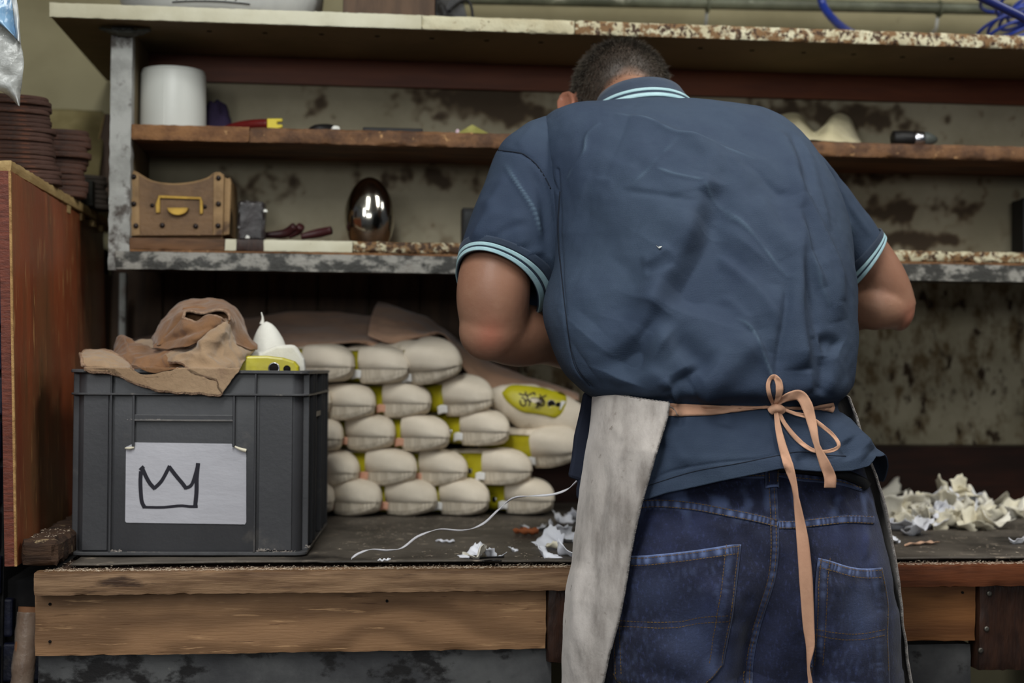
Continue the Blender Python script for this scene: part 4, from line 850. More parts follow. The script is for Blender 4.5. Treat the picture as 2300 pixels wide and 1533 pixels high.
# ================================================================ brown suede cloth over the crate: front flap, right fall, dome, pocket, middle folds
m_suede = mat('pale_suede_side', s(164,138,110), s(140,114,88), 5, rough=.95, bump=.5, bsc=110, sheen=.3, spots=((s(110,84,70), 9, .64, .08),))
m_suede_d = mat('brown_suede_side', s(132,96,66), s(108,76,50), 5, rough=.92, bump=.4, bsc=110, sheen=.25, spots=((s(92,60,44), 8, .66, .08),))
m_hem = mat('frayed_hem', s(176,146,122), s(140,112,92), 80, rough=1, bump=1.0, bsc=300)
Z4 = lambda L: [(160 + x / 4.107, 660 + y / 4.107) for x, y in L]
def sheet(rows, nu=60, nv=60, amp=.003, f=30, seed=0):
    """rows: each a list of (zoomX, zoomY, depth)"""
    G = np.array([[at(*Z4([(p[0], p[1])])[0], p[2]) for p in r] for r in rows]); P = patch(G, nu, nv)
    d1 = np.gradient(P, axis=0); d2 = np.gradient(P, axis=1); N_ = np.cross(d1, d2); N_ /= np.linalg.norm(N_, axis=2, keepdims=True) + 1e-9
    P = P + N_ * (amp * nz3(P, f, seed) + amp * .45 * (.5 - 2 * np.abs(nz3(P, f * 1.9, seed + 2))) + amp * .35 * nz3(P, f * 3, seed + 5))[..., None]
    return P
sheets = []
Yc = 2.385
# front flap
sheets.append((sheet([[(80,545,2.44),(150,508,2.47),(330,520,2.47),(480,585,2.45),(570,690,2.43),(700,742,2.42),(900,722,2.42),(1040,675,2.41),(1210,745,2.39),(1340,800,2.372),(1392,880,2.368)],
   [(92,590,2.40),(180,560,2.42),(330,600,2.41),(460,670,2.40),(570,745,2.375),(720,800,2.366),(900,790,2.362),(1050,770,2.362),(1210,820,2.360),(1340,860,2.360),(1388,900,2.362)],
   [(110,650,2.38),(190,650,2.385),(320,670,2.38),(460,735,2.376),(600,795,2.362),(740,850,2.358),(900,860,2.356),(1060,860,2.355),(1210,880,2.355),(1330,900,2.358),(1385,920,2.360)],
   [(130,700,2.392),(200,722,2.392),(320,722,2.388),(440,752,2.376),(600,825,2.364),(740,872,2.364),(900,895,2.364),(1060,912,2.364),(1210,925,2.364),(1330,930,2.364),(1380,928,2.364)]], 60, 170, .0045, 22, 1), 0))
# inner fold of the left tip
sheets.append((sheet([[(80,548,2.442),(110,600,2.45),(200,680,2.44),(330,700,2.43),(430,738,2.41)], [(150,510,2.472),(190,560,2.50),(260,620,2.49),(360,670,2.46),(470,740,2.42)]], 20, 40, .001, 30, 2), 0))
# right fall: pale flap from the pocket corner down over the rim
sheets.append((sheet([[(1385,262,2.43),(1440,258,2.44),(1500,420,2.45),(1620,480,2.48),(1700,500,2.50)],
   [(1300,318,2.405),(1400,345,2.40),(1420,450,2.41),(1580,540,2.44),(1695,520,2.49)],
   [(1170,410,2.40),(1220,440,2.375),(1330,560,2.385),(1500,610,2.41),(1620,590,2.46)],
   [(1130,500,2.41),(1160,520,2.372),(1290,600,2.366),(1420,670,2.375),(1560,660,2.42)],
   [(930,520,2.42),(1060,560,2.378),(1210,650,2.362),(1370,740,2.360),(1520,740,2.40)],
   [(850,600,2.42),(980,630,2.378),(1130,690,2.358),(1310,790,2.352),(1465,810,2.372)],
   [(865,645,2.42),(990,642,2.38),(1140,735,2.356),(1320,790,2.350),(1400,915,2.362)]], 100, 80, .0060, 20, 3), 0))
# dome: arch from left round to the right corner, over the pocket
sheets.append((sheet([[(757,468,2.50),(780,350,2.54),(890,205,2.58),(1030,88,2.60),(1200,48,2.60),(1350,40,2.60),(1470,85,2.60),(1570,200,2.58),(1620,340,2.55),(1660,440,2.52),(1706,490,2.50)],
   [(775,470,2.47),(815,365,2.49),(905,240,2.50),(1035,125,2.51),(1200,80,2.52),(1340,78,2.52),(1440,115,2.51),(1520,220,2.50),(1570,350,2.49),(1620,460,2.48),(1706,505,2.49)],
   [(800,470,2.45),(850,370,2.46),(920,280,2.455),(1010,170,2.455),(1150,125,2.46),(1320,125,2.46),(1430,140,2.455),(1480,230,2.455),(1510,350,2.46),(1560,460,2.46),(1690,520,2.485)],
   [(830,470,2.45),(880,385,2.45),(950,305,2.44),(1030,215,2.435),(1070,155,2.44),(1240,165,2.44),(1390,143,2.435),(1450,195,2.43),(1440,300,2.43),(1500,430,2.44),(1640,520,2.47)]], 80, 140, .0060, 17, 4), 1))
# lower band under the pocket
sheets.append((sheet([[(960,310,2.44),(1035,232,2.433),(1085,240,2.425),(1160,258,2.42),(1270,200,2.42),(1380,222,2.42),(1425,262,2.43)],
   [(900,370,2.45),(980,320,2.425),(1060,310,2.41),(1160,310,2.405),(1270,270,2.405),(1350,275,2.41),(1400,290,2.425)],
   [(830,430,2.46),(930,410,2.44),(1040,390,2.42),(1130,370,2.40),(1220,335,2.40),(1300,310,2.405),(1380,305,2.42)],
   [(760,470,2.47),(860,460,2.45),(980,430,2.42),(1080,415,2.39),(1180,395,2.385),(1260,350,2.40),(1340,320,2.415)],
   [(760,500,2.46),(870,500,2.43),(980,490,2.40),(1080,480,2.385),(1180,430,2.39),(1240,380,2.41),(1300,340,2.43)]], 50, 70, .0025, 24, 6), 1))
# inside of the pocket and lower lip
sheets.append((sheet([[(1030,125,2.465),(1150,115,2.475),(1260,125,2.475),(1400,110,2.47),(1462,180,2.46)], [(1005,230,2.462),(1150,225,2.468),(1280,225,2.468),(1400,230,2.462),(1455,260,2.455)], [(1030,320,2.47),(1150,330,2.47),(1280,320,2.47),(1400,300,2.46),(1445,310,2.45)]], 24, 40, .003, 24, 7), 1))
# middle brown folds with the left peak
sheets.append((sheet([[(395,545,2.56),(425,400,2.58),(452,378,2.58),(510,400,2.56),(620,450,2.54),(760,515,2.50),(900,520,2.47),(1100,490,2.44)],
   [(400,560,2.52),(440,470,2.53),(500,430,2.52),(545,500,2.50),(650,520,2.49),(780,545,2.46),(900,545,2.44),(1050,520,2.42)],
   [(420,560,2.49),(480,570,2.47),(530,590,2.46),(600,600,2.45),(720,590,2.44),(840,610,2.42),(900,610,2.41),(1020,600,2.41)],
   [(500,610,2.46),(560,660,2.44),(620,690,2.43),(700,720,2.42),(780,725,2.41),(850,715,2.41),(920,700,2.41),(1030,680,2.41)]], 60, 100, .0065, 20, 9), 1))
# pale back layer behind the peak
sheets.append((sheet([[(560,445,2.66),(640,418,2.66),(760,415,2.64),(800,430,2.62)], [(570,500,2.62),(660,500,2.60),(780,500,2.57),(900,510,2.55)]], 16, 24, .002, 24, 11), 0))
V = []; Fc = []; MI = []
for P, mi in sheets:
    o = len(V); V.extend(P.reshape(-1, 3)); f = gridF(P.shape[0], P.shape[1], o=o); Fc.extend(f); MI += [mi] * len(f)
# hem beads along free edges
def hem(P, r=.0018, mi=2):
    R = tubeRings(P, r, 6); R = R + .0007 * nz3(R, 400, 1)[..., None]; o = len(V); V.extend(R.reshape(-1, 3)); f = gridF(len(P), 6, True, o=o); Fc.extend(f); MI.extend([mi] * len(f))
S0 = sheets[0][0]; hem(S0[-1], .0020); hem(S0[-4] , .0007); hem(S0[0][:70], .0014); hem(S0[:, 0], .0018); hem(S0[:, -1], .0016)
S2 = sheets[2][0]; hem(S2[-1], .0020); hem(S2[0][:24], .0018); hem(S2[:, 0], .0013)
S3 = sheets[3][0]; hem(S3[-1][34:105], .0019)
S4 = sheets[4][0]; hem(S4[0][10:], .0017); hem(sheets[1][0][0], .0016)
V = np.array(V)
for i_, v_ in enumerate(V):       # where the cloth passes the rim it hangs clear of the crate's front
    pxy = proj(v_)[0]; f_ = cface(pxy[0], pxy[1], .006)
    if f_[2] < CZ + CH + .003 and v_[1] > f_[1] and f_[0] < cp(CWd, 0, 0)[0]: V[i_] = f_
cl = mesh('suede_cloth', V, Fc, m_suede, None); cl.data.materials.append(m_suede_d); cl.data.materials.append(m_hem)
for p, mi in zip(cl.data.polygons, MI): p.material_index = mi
md = cl.modifiers.new('t', 'SOLIDIFY'); md.thickness = .0016; md.offset = 0
tag(cl, 'crumpled brown suede cloth heaped on the grey crate and hanging over its front rim', 'cloth')
# cloth over the shoe pile
def wsheet(rows, nu, nv, amp, f, seed):
    G = np.array([[at(*p) for p in r] for r in rows]); P = patch(G, nu, nv); d1 = np.gradient(P, axis=0); d2 = np.gradient(P, axis=1); N_ = np.cross(d1, d2); N_ /= np.linalg.norm(N_, axis=2, keepdims=True) + 1e-9
    return P + N_ * (amp * nz3(P, f, seed) + amp * .3 * nz3(P, f * 3, seed))[..., None]
m_cov = mat('tan_cover_cloth', s(198,160,134), s(168,132,108), 5, rough=.95, bump=.3, bsc=90, sheen=.2)
P1 = wsheet([[(285,768,3.22),(400,745,3.24),(520,722,3.25),(620,706,3.26),(720,700,3.26),(800,706,3.25),(850,710,3.24)], [(285,785,3.14),(400,770,3.16),(520,750,3.17),(620,735,3.17),(720,728,3.17),(800,732,3.16),(850,740,3.16)], [(285,800,3.08),(400,795,3.08),(520,790,3.07),(600,775,3.06),(720,762,3.05),(790,766,3.05),(850,770,3.06)], [(285,840,3.06),(400,830,3.05),(520,810,3.04),(590,790,3.03),(720,772,3.02),(790,768,3.03),(850,775,3.05)]], 50, 90, .007, 12, 3)
P2 = wsheet([[(850,680,3.20),(900,692,3.20),(950,712,3.20),(985,735,3.19),(1015,752,3.18),(1100,812,3.16),(1180,845,3.14),(1300,885,3.12)], [(840,700,3.12),(900,710,3.11),(950,728,3.10),(980,745,3.10),(1010,758,3.10),(1100,830,3.10),(1180,855,3.09),(1300,890,3.08)], [(832,730,3.06),(880,745,3.03),(930,750,3.03),(970,752,3.04),(1005,756,3.06),(1090,850,3.08),(1180,868,3.07),(1300,895,3.06)], [(828,752,3.03),(870,768,3.01),(905,766,3.02),(945,755,3.03),(1000,754,3.04),(1075,868,3.07),(1180,875,3.06),(1300,900,3.05)]], 50, 90, .006, 16, 6)
V = []; Fc = []
for P in (P1, P2): o = len(V); V.extend(P.reshape(-1, 3)); Fc.extend(gridF(50, 90, o=o))
R = tubeRings(P2[:, 0], .002, 6); o = len(V); V.extend(R.reshape(-1, 3)); Fc.extend(gridF(50, 6, True, o=o))
R = tubeRings(P2[-1][:45], .0022, 6); o = len(V); V.extend(R.reshape(-1, 3)); Fc.extend(gridF(45, 6, True, o=o))
tag(mesh('cover_cloth', V, Fc, m_cov, None, thick=.002), 'tan cloth draped along the top and back of the shoe pile', 'cloth')
# ================================================================ offcuts, cord, bench lint
m_off = [mat('white_offcut', s(240,241,248), s(224,225,234), 20, rough=.85, bump=.3, rnd=.06), mat('cream_offcut', s(226,219,198), s(206,197,172), 12, rough=.9, bump=.3, rnd=.10), mat('ivory_offcut', s(234,229,216), s(216,210,194), 12, rough=.9, bump=.3, rnd=.08)]
def off_mesh(seed, L=.042, Wd=.03, m=None, curl=1.0):
    random.seed(seed); n1, n2 = 13, 9; V = []
    kx, ky, ph = random.uniform(20, 60) * curl, random.uniform(-40, 40) * curl, random.uniform(0, 6)
    for i in range(n1):
        for j in range(n2):
            u = (i / (n1 - 1) - .5) * L; v = (j / (n2 - 1) - .5) * Wd
            if i in (0, n1 - 1): u += .0009 * (1 if j % 2 else -1)     # pinked ends
            if j in (0, n2 - 1): v *= 1 + .10 * math.sin(i * 1.3 + ph)
            z = .5 * kx * u * u * 1.0 + .5 * ky * v * v + .012 * curl * noise.noise(Vector((u * 55 + seed, v * 55, 1))) + .003 * curl * math.sin(u * 190 + v * 60 + ph)
            V.append((u, v, z + .002))
    zmin = min(v[2] for v in V); V = [(a, b, c - zmin) for a, b, c in V]
    return mesh('cloth_offcut', V, gridF(n1, n2), m, None, thick=.0008)
protoO = [off_mesh(i * 7 + 3, .042 + .008 * (i % 3), .028 + .006 * (i % 2), m_off[i % 3], 1.0) for i in range(9)]
usedO = set()
def put_off(k, loc, rot, label, grp, sc=1.0):
    o = protoO[k]
    if k in usedO: o = o.copy(); COL.objects.link(o)
    usedO.add(k); o.location = [float(v) for v in loc]; o.rotation_euler = rot; o.scale = (sc,) * 3; return tag(o, label, 'offcut', grp)
random.seed(11)
heap = [(1985,1150,2.78), (2010,1180,2.68)]
ordw = ['first', 'second', 'third', 'fourth', 'fifth', 'sixth', 'seventh', 'eighth', 'ninth', 'tenth', 'eleventh', 'twelfth', 'thirteenth', 'fourteenth', 'fifteenth', 'sixteenth']
layers = [('bottom front layer', 15, 1990, 2235, 1182, 2.70, .0), ('lower layer', 15, 1985, 2250, 1160, 2.76, .009), ('middle layer', 13, 2000, 2225, 1135, 2.80, .021), ('upper layer', 10, 2025, 2200, 1115, 2.83, .034), ('top', 5, 2110, 2190, 1098, 2.85, .046)]
cn = ['white', 'cream', 'ivory']
for ln, n, xa, xb, pyy, yd, hz in layers:
    for i in range(n):
        px = xa + (xb - xa) * (i + .5) / n + random.uniform(-5, 5); k = random.choice([1, 2, 4, 5, 7, 8, 1, 4, 0, 3]); x = at(px, pyy, yd)[0]
        bump_ = math.exp(-((px - 2130) / 70) ** 2)
        z = BZ + .006 + hz * (.55 + .6 * bump_)
        put_off(k, (x, yd + random.uniform(-.02, .02), z), (random.uniform(-.7, .7) + .5, random.uniform(-.6, .6), random.uniform(0, 6.28)), f'{cn[k % 3]} offcut in heap, {ln}, {ordw[i]} from left', 'canvas offcuts heaped right of the man', random.uniform(.95, 1.35))
for i, (px, pyy, k) in enumerate(((2255,1130,4),(2275,1138,1),(2230,1122,7),(2290,1140,5),(2215,1130,8))):
    q = atz(px, pyy + 22, BZ + .005); put_off(k, q, (.6, .3 * (i - 2), i * 1.1), f'cream offcut trailing off the heap toward right edge, {ordw[i]} from left', 'canvas offcuts heaped right of the man', 1.25)
for i, (px, pyy, k, sc, lb_) in enumerate(((1975,1128,2,1.9,'large cream crumpled offcut tucked right behind the apron edge'), (2020,1190,0,1.5,'flat white offcut at the left front foot of the heap'), (2065,1200,3,1.3,'white ribbed offcut lying in front of the heap'), (2205,1180,6,1.3,'white ribbed offcut at the right foot of the heap'), (2005,1218,0,.7,'small white curl of cloth on the bench in front of the heap'), (2285,1220,3,.6,'tiny white shred near the right picture edge'))):
    q = atz(px, pyy, BZ + .0055); put_off(k, q, (.25, .15, i * 1.7 + .4), lb_, None, sc)
m_pinkf = mat('pink_cloth_strip', s(206,168,142), rough=.8, bump=.1); m_org = mat('orange_ribbon', s(190,112,70), s(168,92,54), 20, rough=.7, bump=.2)
def strip_on(name, pts, w, m, label, zoff=.0055, cat='offcut', curl=.003):
    P = cr([atz(x, y, BZ + zoff) for x, y in pts], 18); T = np.gradient(P, axis=0); T /= np.linalg.norm(T, axis=1, keepdims=True); S_ = np.cross(T, [0, 0, 1.]); V = []
    ww = np.broadcast_to(np.asarray(w, float), (len(pts),)); ww = np.interp(np.linspace(0, 1, 18), np.linspace(0, 1, len(pts)), ww)
    for i in range(18):
        for t in (-1, -.5, 0, .5, 1): V.append(P[i] + S_[i] * t * ww[i] / 2 + np.array([0, 0, curl * (t * t) + .0025 * math.sin(i * .5) ** 2]))
    return tag(mesh(name, V, gridF(18, 5), m, None, thick=.0007), label, cat)
strip_on('cloth_strip', [(2033,1226),(2070,1222),(2102,1220)], [.004, .012, .020], m_pinkf, 'pale pink tapered strip lying on the bench before the heap')
strip_on('cloth_strip', [(980,1216),(1000,1218),(1021,1218)], [.004, .010, .016], m_off[0], 'small white pointed strip lying alone in the middle of the bench')
strip_on('cloth_strip', [(848,1261),(862,1261),(876,1260)], [.003, .004, .006], m_off[0], 'thin white sliver on the front edge of the bench top', .006)
strip_on('cloth_strip', [(1160,1198),(1185,1200),(1208,1200)], [.026, .030, .026], m_org, 'orange rolled cloth strip among the offcuts left of the apron', .006, curl=.010)
strip_on('cloth_strip', [(1172,1180),(1190,1192),(1215,1188),(1224,1180)], [.008, .010, .010, .008], m_off[0], 'white curled strip behind the orange strip')
for i, (px, pyy, k, sc, rz, lb_) in enumerate(((1060,1250,0,.9,.4,'white offcut nearest the front edge below the cord'), (1095,1250,3,1.0,2.0,'frayed white offcut beside the black thread on the bench'), (1150,1236,6,.45,1.0,'tiny white tuft between the two groups of offcuts'), (1075,1257,5,.7,2.9,'small grey white offcut leaning on the front lip'),
     (1232,1222,0,1.35,.8,'long white offcut in the middle of the cluster beside the apron'), (1255,1205,3,1.3,2.2,'white frayed offcut standing in the cluster beside the apron'), (1240,1232,4,.8,1.4,'cream crumpled offcut under the white ones beside the apron'), (1225,1250,6,1.1,.2,'lilac white offcut at the front of the cluster beside the apron'), (1268,1248,0,1.1,2.6,'lilac white offcut touching the apron edge'), (1272,1215,6,1.0,1.2,'white offcut half hidden behind the apron edge'), (1262,1172,3,1.0,.3,'white offcut near the shoe pile behind the cluster'), (1285,1170,0,1.2,1.9,'rolled white offcut close to the apron at the back'))):
    q = atz(px, pyy, BZ + .0055); put_off(k, q, (.2 + .2 * (i % 3), .3 * ((i % 4) - 1.5), rz), lb_, None, sc * .95)
cordP = [(788,1253,2.300),(806,1242,2.302),(832,1233,2.302),(872,1235,2.302),(905,1228,2.305),(940,1203,2.305),(985,1188,2.30),(1040,1190,2.29),(1085,1175,2.28),(1118,1145,2.27),(1150,1119,2.26),(1185,1113,2.25),(1240,1110,2.24),(1275,1097,2.235),(1300,1075,2.225),(1330,1045,2.22),(1380,1000,2.26),(1440,960,2.36)]
P = cr([at(*q) for q in cordP], 160); P[:, 2] = np.maximum(P[:, 2], BZ + .0058); P[0, 2] = BZ + .0058
T, N_, Bn = frames(P); V = []
for i in range(len(P)):
    tw = math.sin(i * .18) * 1.2; d = N_[i] * math.cos(tw) + Bn[i] * math.sin(tw); V += [P[i] - d * .0018, P[i] + d * .0018]
tag(mesh('white_string', V, [(2 * i, 2 * i + 1, 2 * i + 3, 2 * i + 2) for i in range(len(P) - 1)], mat('white_waxed', s(205,203,208), rough=.4, bump=.1), None, thick=.0009), 'thin white string rising in waves from the bench to behind the apron', 'string')
for j, (pts, lb_) in enumerate((([(1076,1253),(1100,1251),(1132,1250)], 'black thread scrap lying behind another black one on the bench front'), ([(1085,1260),(1105,1258),(1126,1259)], 'black thread scrap nearest the bench edge'))):
    tag(tube('thread_scrap', [atz(x, y, BZ + .0075) for x, y in pts], .0016, m_black, None, m=6, n=12), lb_, 'thread')
# dust, fibres and crumbs on the bench
lint = []; random.seed(5)
for i in range(9500):
    r = random.random()
    if r < .60: x = random.uniform(-.47, 1.2); y = 2.226 + abs(random.gauss(0, .018)); z = BZ + .0006
    elif r < .66: x = random.uniform(-.5, -.44); y = random.uniform(2.26, 2.9); z = .9275 if x < -.456 else BZ + .0006
    else: x = random.uniform(-.05, 1.5); y = random.uniform(2.28, 2.95); z = BZ + .0052
    if r >= .60 and noise.noise(Vector((x * 7, y * 7, 0))) < -.05: continue
    a = random.random() * 6.28; L = random.uniform(.0008, .0035) * (2.2 if random.random() < .08 else 1); d = np.array([math.cos(a), math.sin(a), 0]) * L; w = np.array([-math.sin(a), math.cos(a), .6]) * .00032
    q = np.array([x, y, z + random.uniform(0, .0014)]); b = np.array([random.uniform(-.3, .3) * L, random.uniform(-.3, .3) * L, random.uniform(0, .0008)])
    lint.append(([q - d, q + b - w, q + b + w, q + d], [(0, 1, 3, 2)]))
V, Fc = join_raw(lint); tag(mesh('bench_lint', V, Fc, mat('pale_lint', s(196,180,160), rough=1, bump=0), None, smooth=False), 'pale dust, fibres and crumbs scattered over the bench top and its front lip', 'lint', kind='stuff')
# ================================================================ the man
person = empty('person', at(1700, 1000, 2.08) * np.array([1, 1, 0]), 'person in blue polo shirt, jeans and pale apron, bowed over the bench', 'person')
m_skin = mat('skin', s(162,124,102), s(140,100,80), 5, rough=.5, bump=.12, bsc=130, spec=.35, attrs=(('red', s(178,100,80)), ('stubble', s(58,50,43))))
m_skin.node_tree.nodes['Principled BSDF'].inputs['Subsurface Weight'].default_value = .05
m_skin.node_tree.nodes['Principled BSDF'].inputs['Subsurface Radius'].default_value = (.012, .005, .003)
def ellipsoid(c, ax, n=28, m=36):
    """ax: 3 axis vectors scaled by radii"""
    ax = np.array(ax, float); R = []
    for i in range(n + 1):
        t = -math.pi / 2 + math.pi * (i + .02) / (n + .04); R.append([np.array(c) + math.cos(t) * (math.cos(a) * ax[0] + math.sin(a) * ax[1]) + math.sin(t) * ax[2] for a in np.linspace(0, 2 * math.pi, m, endpoint=False)])
    return ringsVF(R)
def ringsVF(R):
    R = np.asarray(R, float); n, m = R.shape[:2]; V = np.vstack([R.reshape(-1, 3), R[0].mean(0), R[-1].mean(0)]); Fc = gridF(n, m, True)
    for j in range(m): Fc.append((n * m, (j + 1) % m, j)); Fc.append((n * m + 1, (n - 1) * m + j, (n - 1) * m + (j + 1) % m))
    return V, Fc
def limb(P, r, n=40, m=20):
    return ringsVF(tubeRings(cr(P, n), cr(np.asarray(r, float), n), m))
def remeshed(name, parts, mat_, parent, voxel=.0045, smooth=6):
    V, Fc = join_raw(parts); me = bpy.data.meshes.new(name); me.from_pydata([tuple(v) for v in V], [], Fc); me.update()
    bm = bmesh.new(); bm.from_mesh(me); bmesh.ops.recalc_face_normals(bm, faces=bm.faces); bm.to_mesh(me); bm.free()
    o = bpy.data.objects.new(name, me); COL.objects.link(o)
    md = o.modifiers.new('r', 'REMESH'); md.mode = 'VOXEL'; md.voxel_size = voxel; md.adaptivity = 0
    if smooth: sm = o.modifiers.new('s', 'SMOOTH'); sm.factor = .5; sm.iterations = smooth
    dg = bpy.context.evaluated_depsgraph_get(); dg.update(); ev = o.evaluated_get(dg); m2 = bpy.data.meshes.new_from_object(ev); o.modifiers.clear(); o.data = m2; bpy.data.meshes.remove(me)
    m2.materials.clear(); m2.materials.append(mat_); m2.shade_smooth()
    P = np.zeros(len(m2.vertices) * 3); m2.vertices.foreach_get('co', P); P = P.reshape(-1, 3) - root_loc(parent); m2.vertices.foreach_set('co', P.ravel()); m2.update(); o.parent = parent
    return o
def getV(o):
    P = np.zeros(len(o.data.vertices) * 3); o.data.vertices.foreach_get('co', P); return P.reshape(-1, 3) + root_loc(o)
def setV(o, P):
    o.data.vertices.foreach_set('co', (P - root_loc(o)).ravel()); o.data.update()
def getN(o):
    N_ = np.zeros(len(o.data.vertices) * 3); o.data.vertices.foreach_get('normal', N_); return N_.reshape(-1, 3)
# ---- closed body rings: (side pixel row, left px, right px, side depth, back depth, front depth)
def ring_tab(tab):
    T = np.array(tab, float)
    def f(py, th, px_exp=2.35, grow=0):
        L, R_, ys, yb, yf = [np.interp(py, T[:, 0], T[:, i]) for i in range(1, 6)]
        z = at(1560, py, ys)[2]; xl, xr = at(L, py, ys)[0] - grow, at(R_, py, ys)[0] + grow
        c, sn = np.cos(th), np.sin(th); x = (xl + xr) / 2 + (xr - xl) / 2 * np.abs(c) ** (2 / px_exp) * np.sign(c)
        k = np.abs(sn) ** (2 / px_exp); y = np.where(sn < 0, ys + (yb - grow - ys) * k, ys + (yf + grow - ys) * k)
        return np.stack([x, y, np.full_like(x, z)], -1)
    return f
def smooth_tab(tab, n=120):
    T = np.array(tab, float); return cr(T, n)
polo_tab = smooth_tab([(233,1420,1540,2.365,2.345,2.42), (236,1350,1630,2.355,2.305,2.45), (244,1290,1695,2.345,2.265,2.46), (256,1252,1730,2.335,2.235,2.47), (275,1222,1768,2.32,2.205,2.47), (310,1205,1803,2.31,2.17,2.47), (350,1205,1828,2.30,2.14,2.465),
  (420,1218,1860,2.28,2.095,2.45), (500,1236,1885,2.25,2.055,2.42), (600,1240,1900,2.22,2.015,2.39), (700,1222,1908,2.18,1.988,2.36), (780,1243,1909,2.15,1.968,2.33), (835,1268,1904,2.13,1.958,2.30), (865,1296,1897,2.12,1.954,2.27), (884,1318,1884,2.11,1.958,2.25), (896,1338,1872,2.11,1.972,2.25),
  (908,1345,1868,2.10,1.982,2.23), (925,1343,1874,2.10,1.978,2.23), (960,1333,1905,2.10,1.965,2.23), (1000,1326,1948,2.10,1.953,2.23), (1035,1322,1978,2.10,1.945,2.22), (1160,1318,1990,2.10,1.935,2.22)], 160)
polo_f = ring_tab(polo_tab)
hem_px = 822 * np.array([0, 1]) * .075 + np.array([1, .925]) * np.array([(1300,1160),(1425,1130),(1480,1110),(1600,1082),(1680,1066),(1750,1052),(1850,1060),(1910,1060),(1950,1052),(1980,1032)], float)
# ---------------- polo torso
nb, nf = 260, 70
th = np.concatenate([np.linspace(math.pi, 2 * math.pi, nb, endpoint=False), np.linspace(0, math.pi, nf, endpoint=False)])   # back half first (sin<0)
th[:nb] = math.pi + math.pi * (np.linspace(0, 1, nb, endpoint=False) * .9 + .1 * (.5 - .5 * np.cos(math.pi * np.linspace(0, 1, nb, endpoint=False))))
pys = np.concatenate([np.linspace(233, 300, 40, endpoint=False), np.linspace(300, 925, 230, endpoint=False)])
R = [polo_f(p, th) for p in pys]
base = polo_f(925, th); pr = proj(base)
for t in np.linspace(0, 1, 56):
    rows_ = []
    for k in range(len(th)):
        back = max(0, -math.sin(th[k])) ; x = pr[k][0]
        endp = np.interp(np.interp(t, [0, 1], [x, 1300 + (x - 1343) * (690 / 531)]), hem_px[:, 0], hem_px[:, 1]) * min(1, back * 2.5 + .3) + 1110 * (1 - min(1, back * 2.5 + .3))
        rows_.append(925 + (endp - 925) * t)
    q = np.stack([polo_f(rows_[k], th[k:k + 1])[0] for k in range(len(th))]); R.append(q)
R = np.array(R); nR = len(R)
Vt = R.reshape(-1, 3); Ft = gridF(nR, len(th), True)
polo = mesh('polo_shirt', Vt, Ft, None, person)
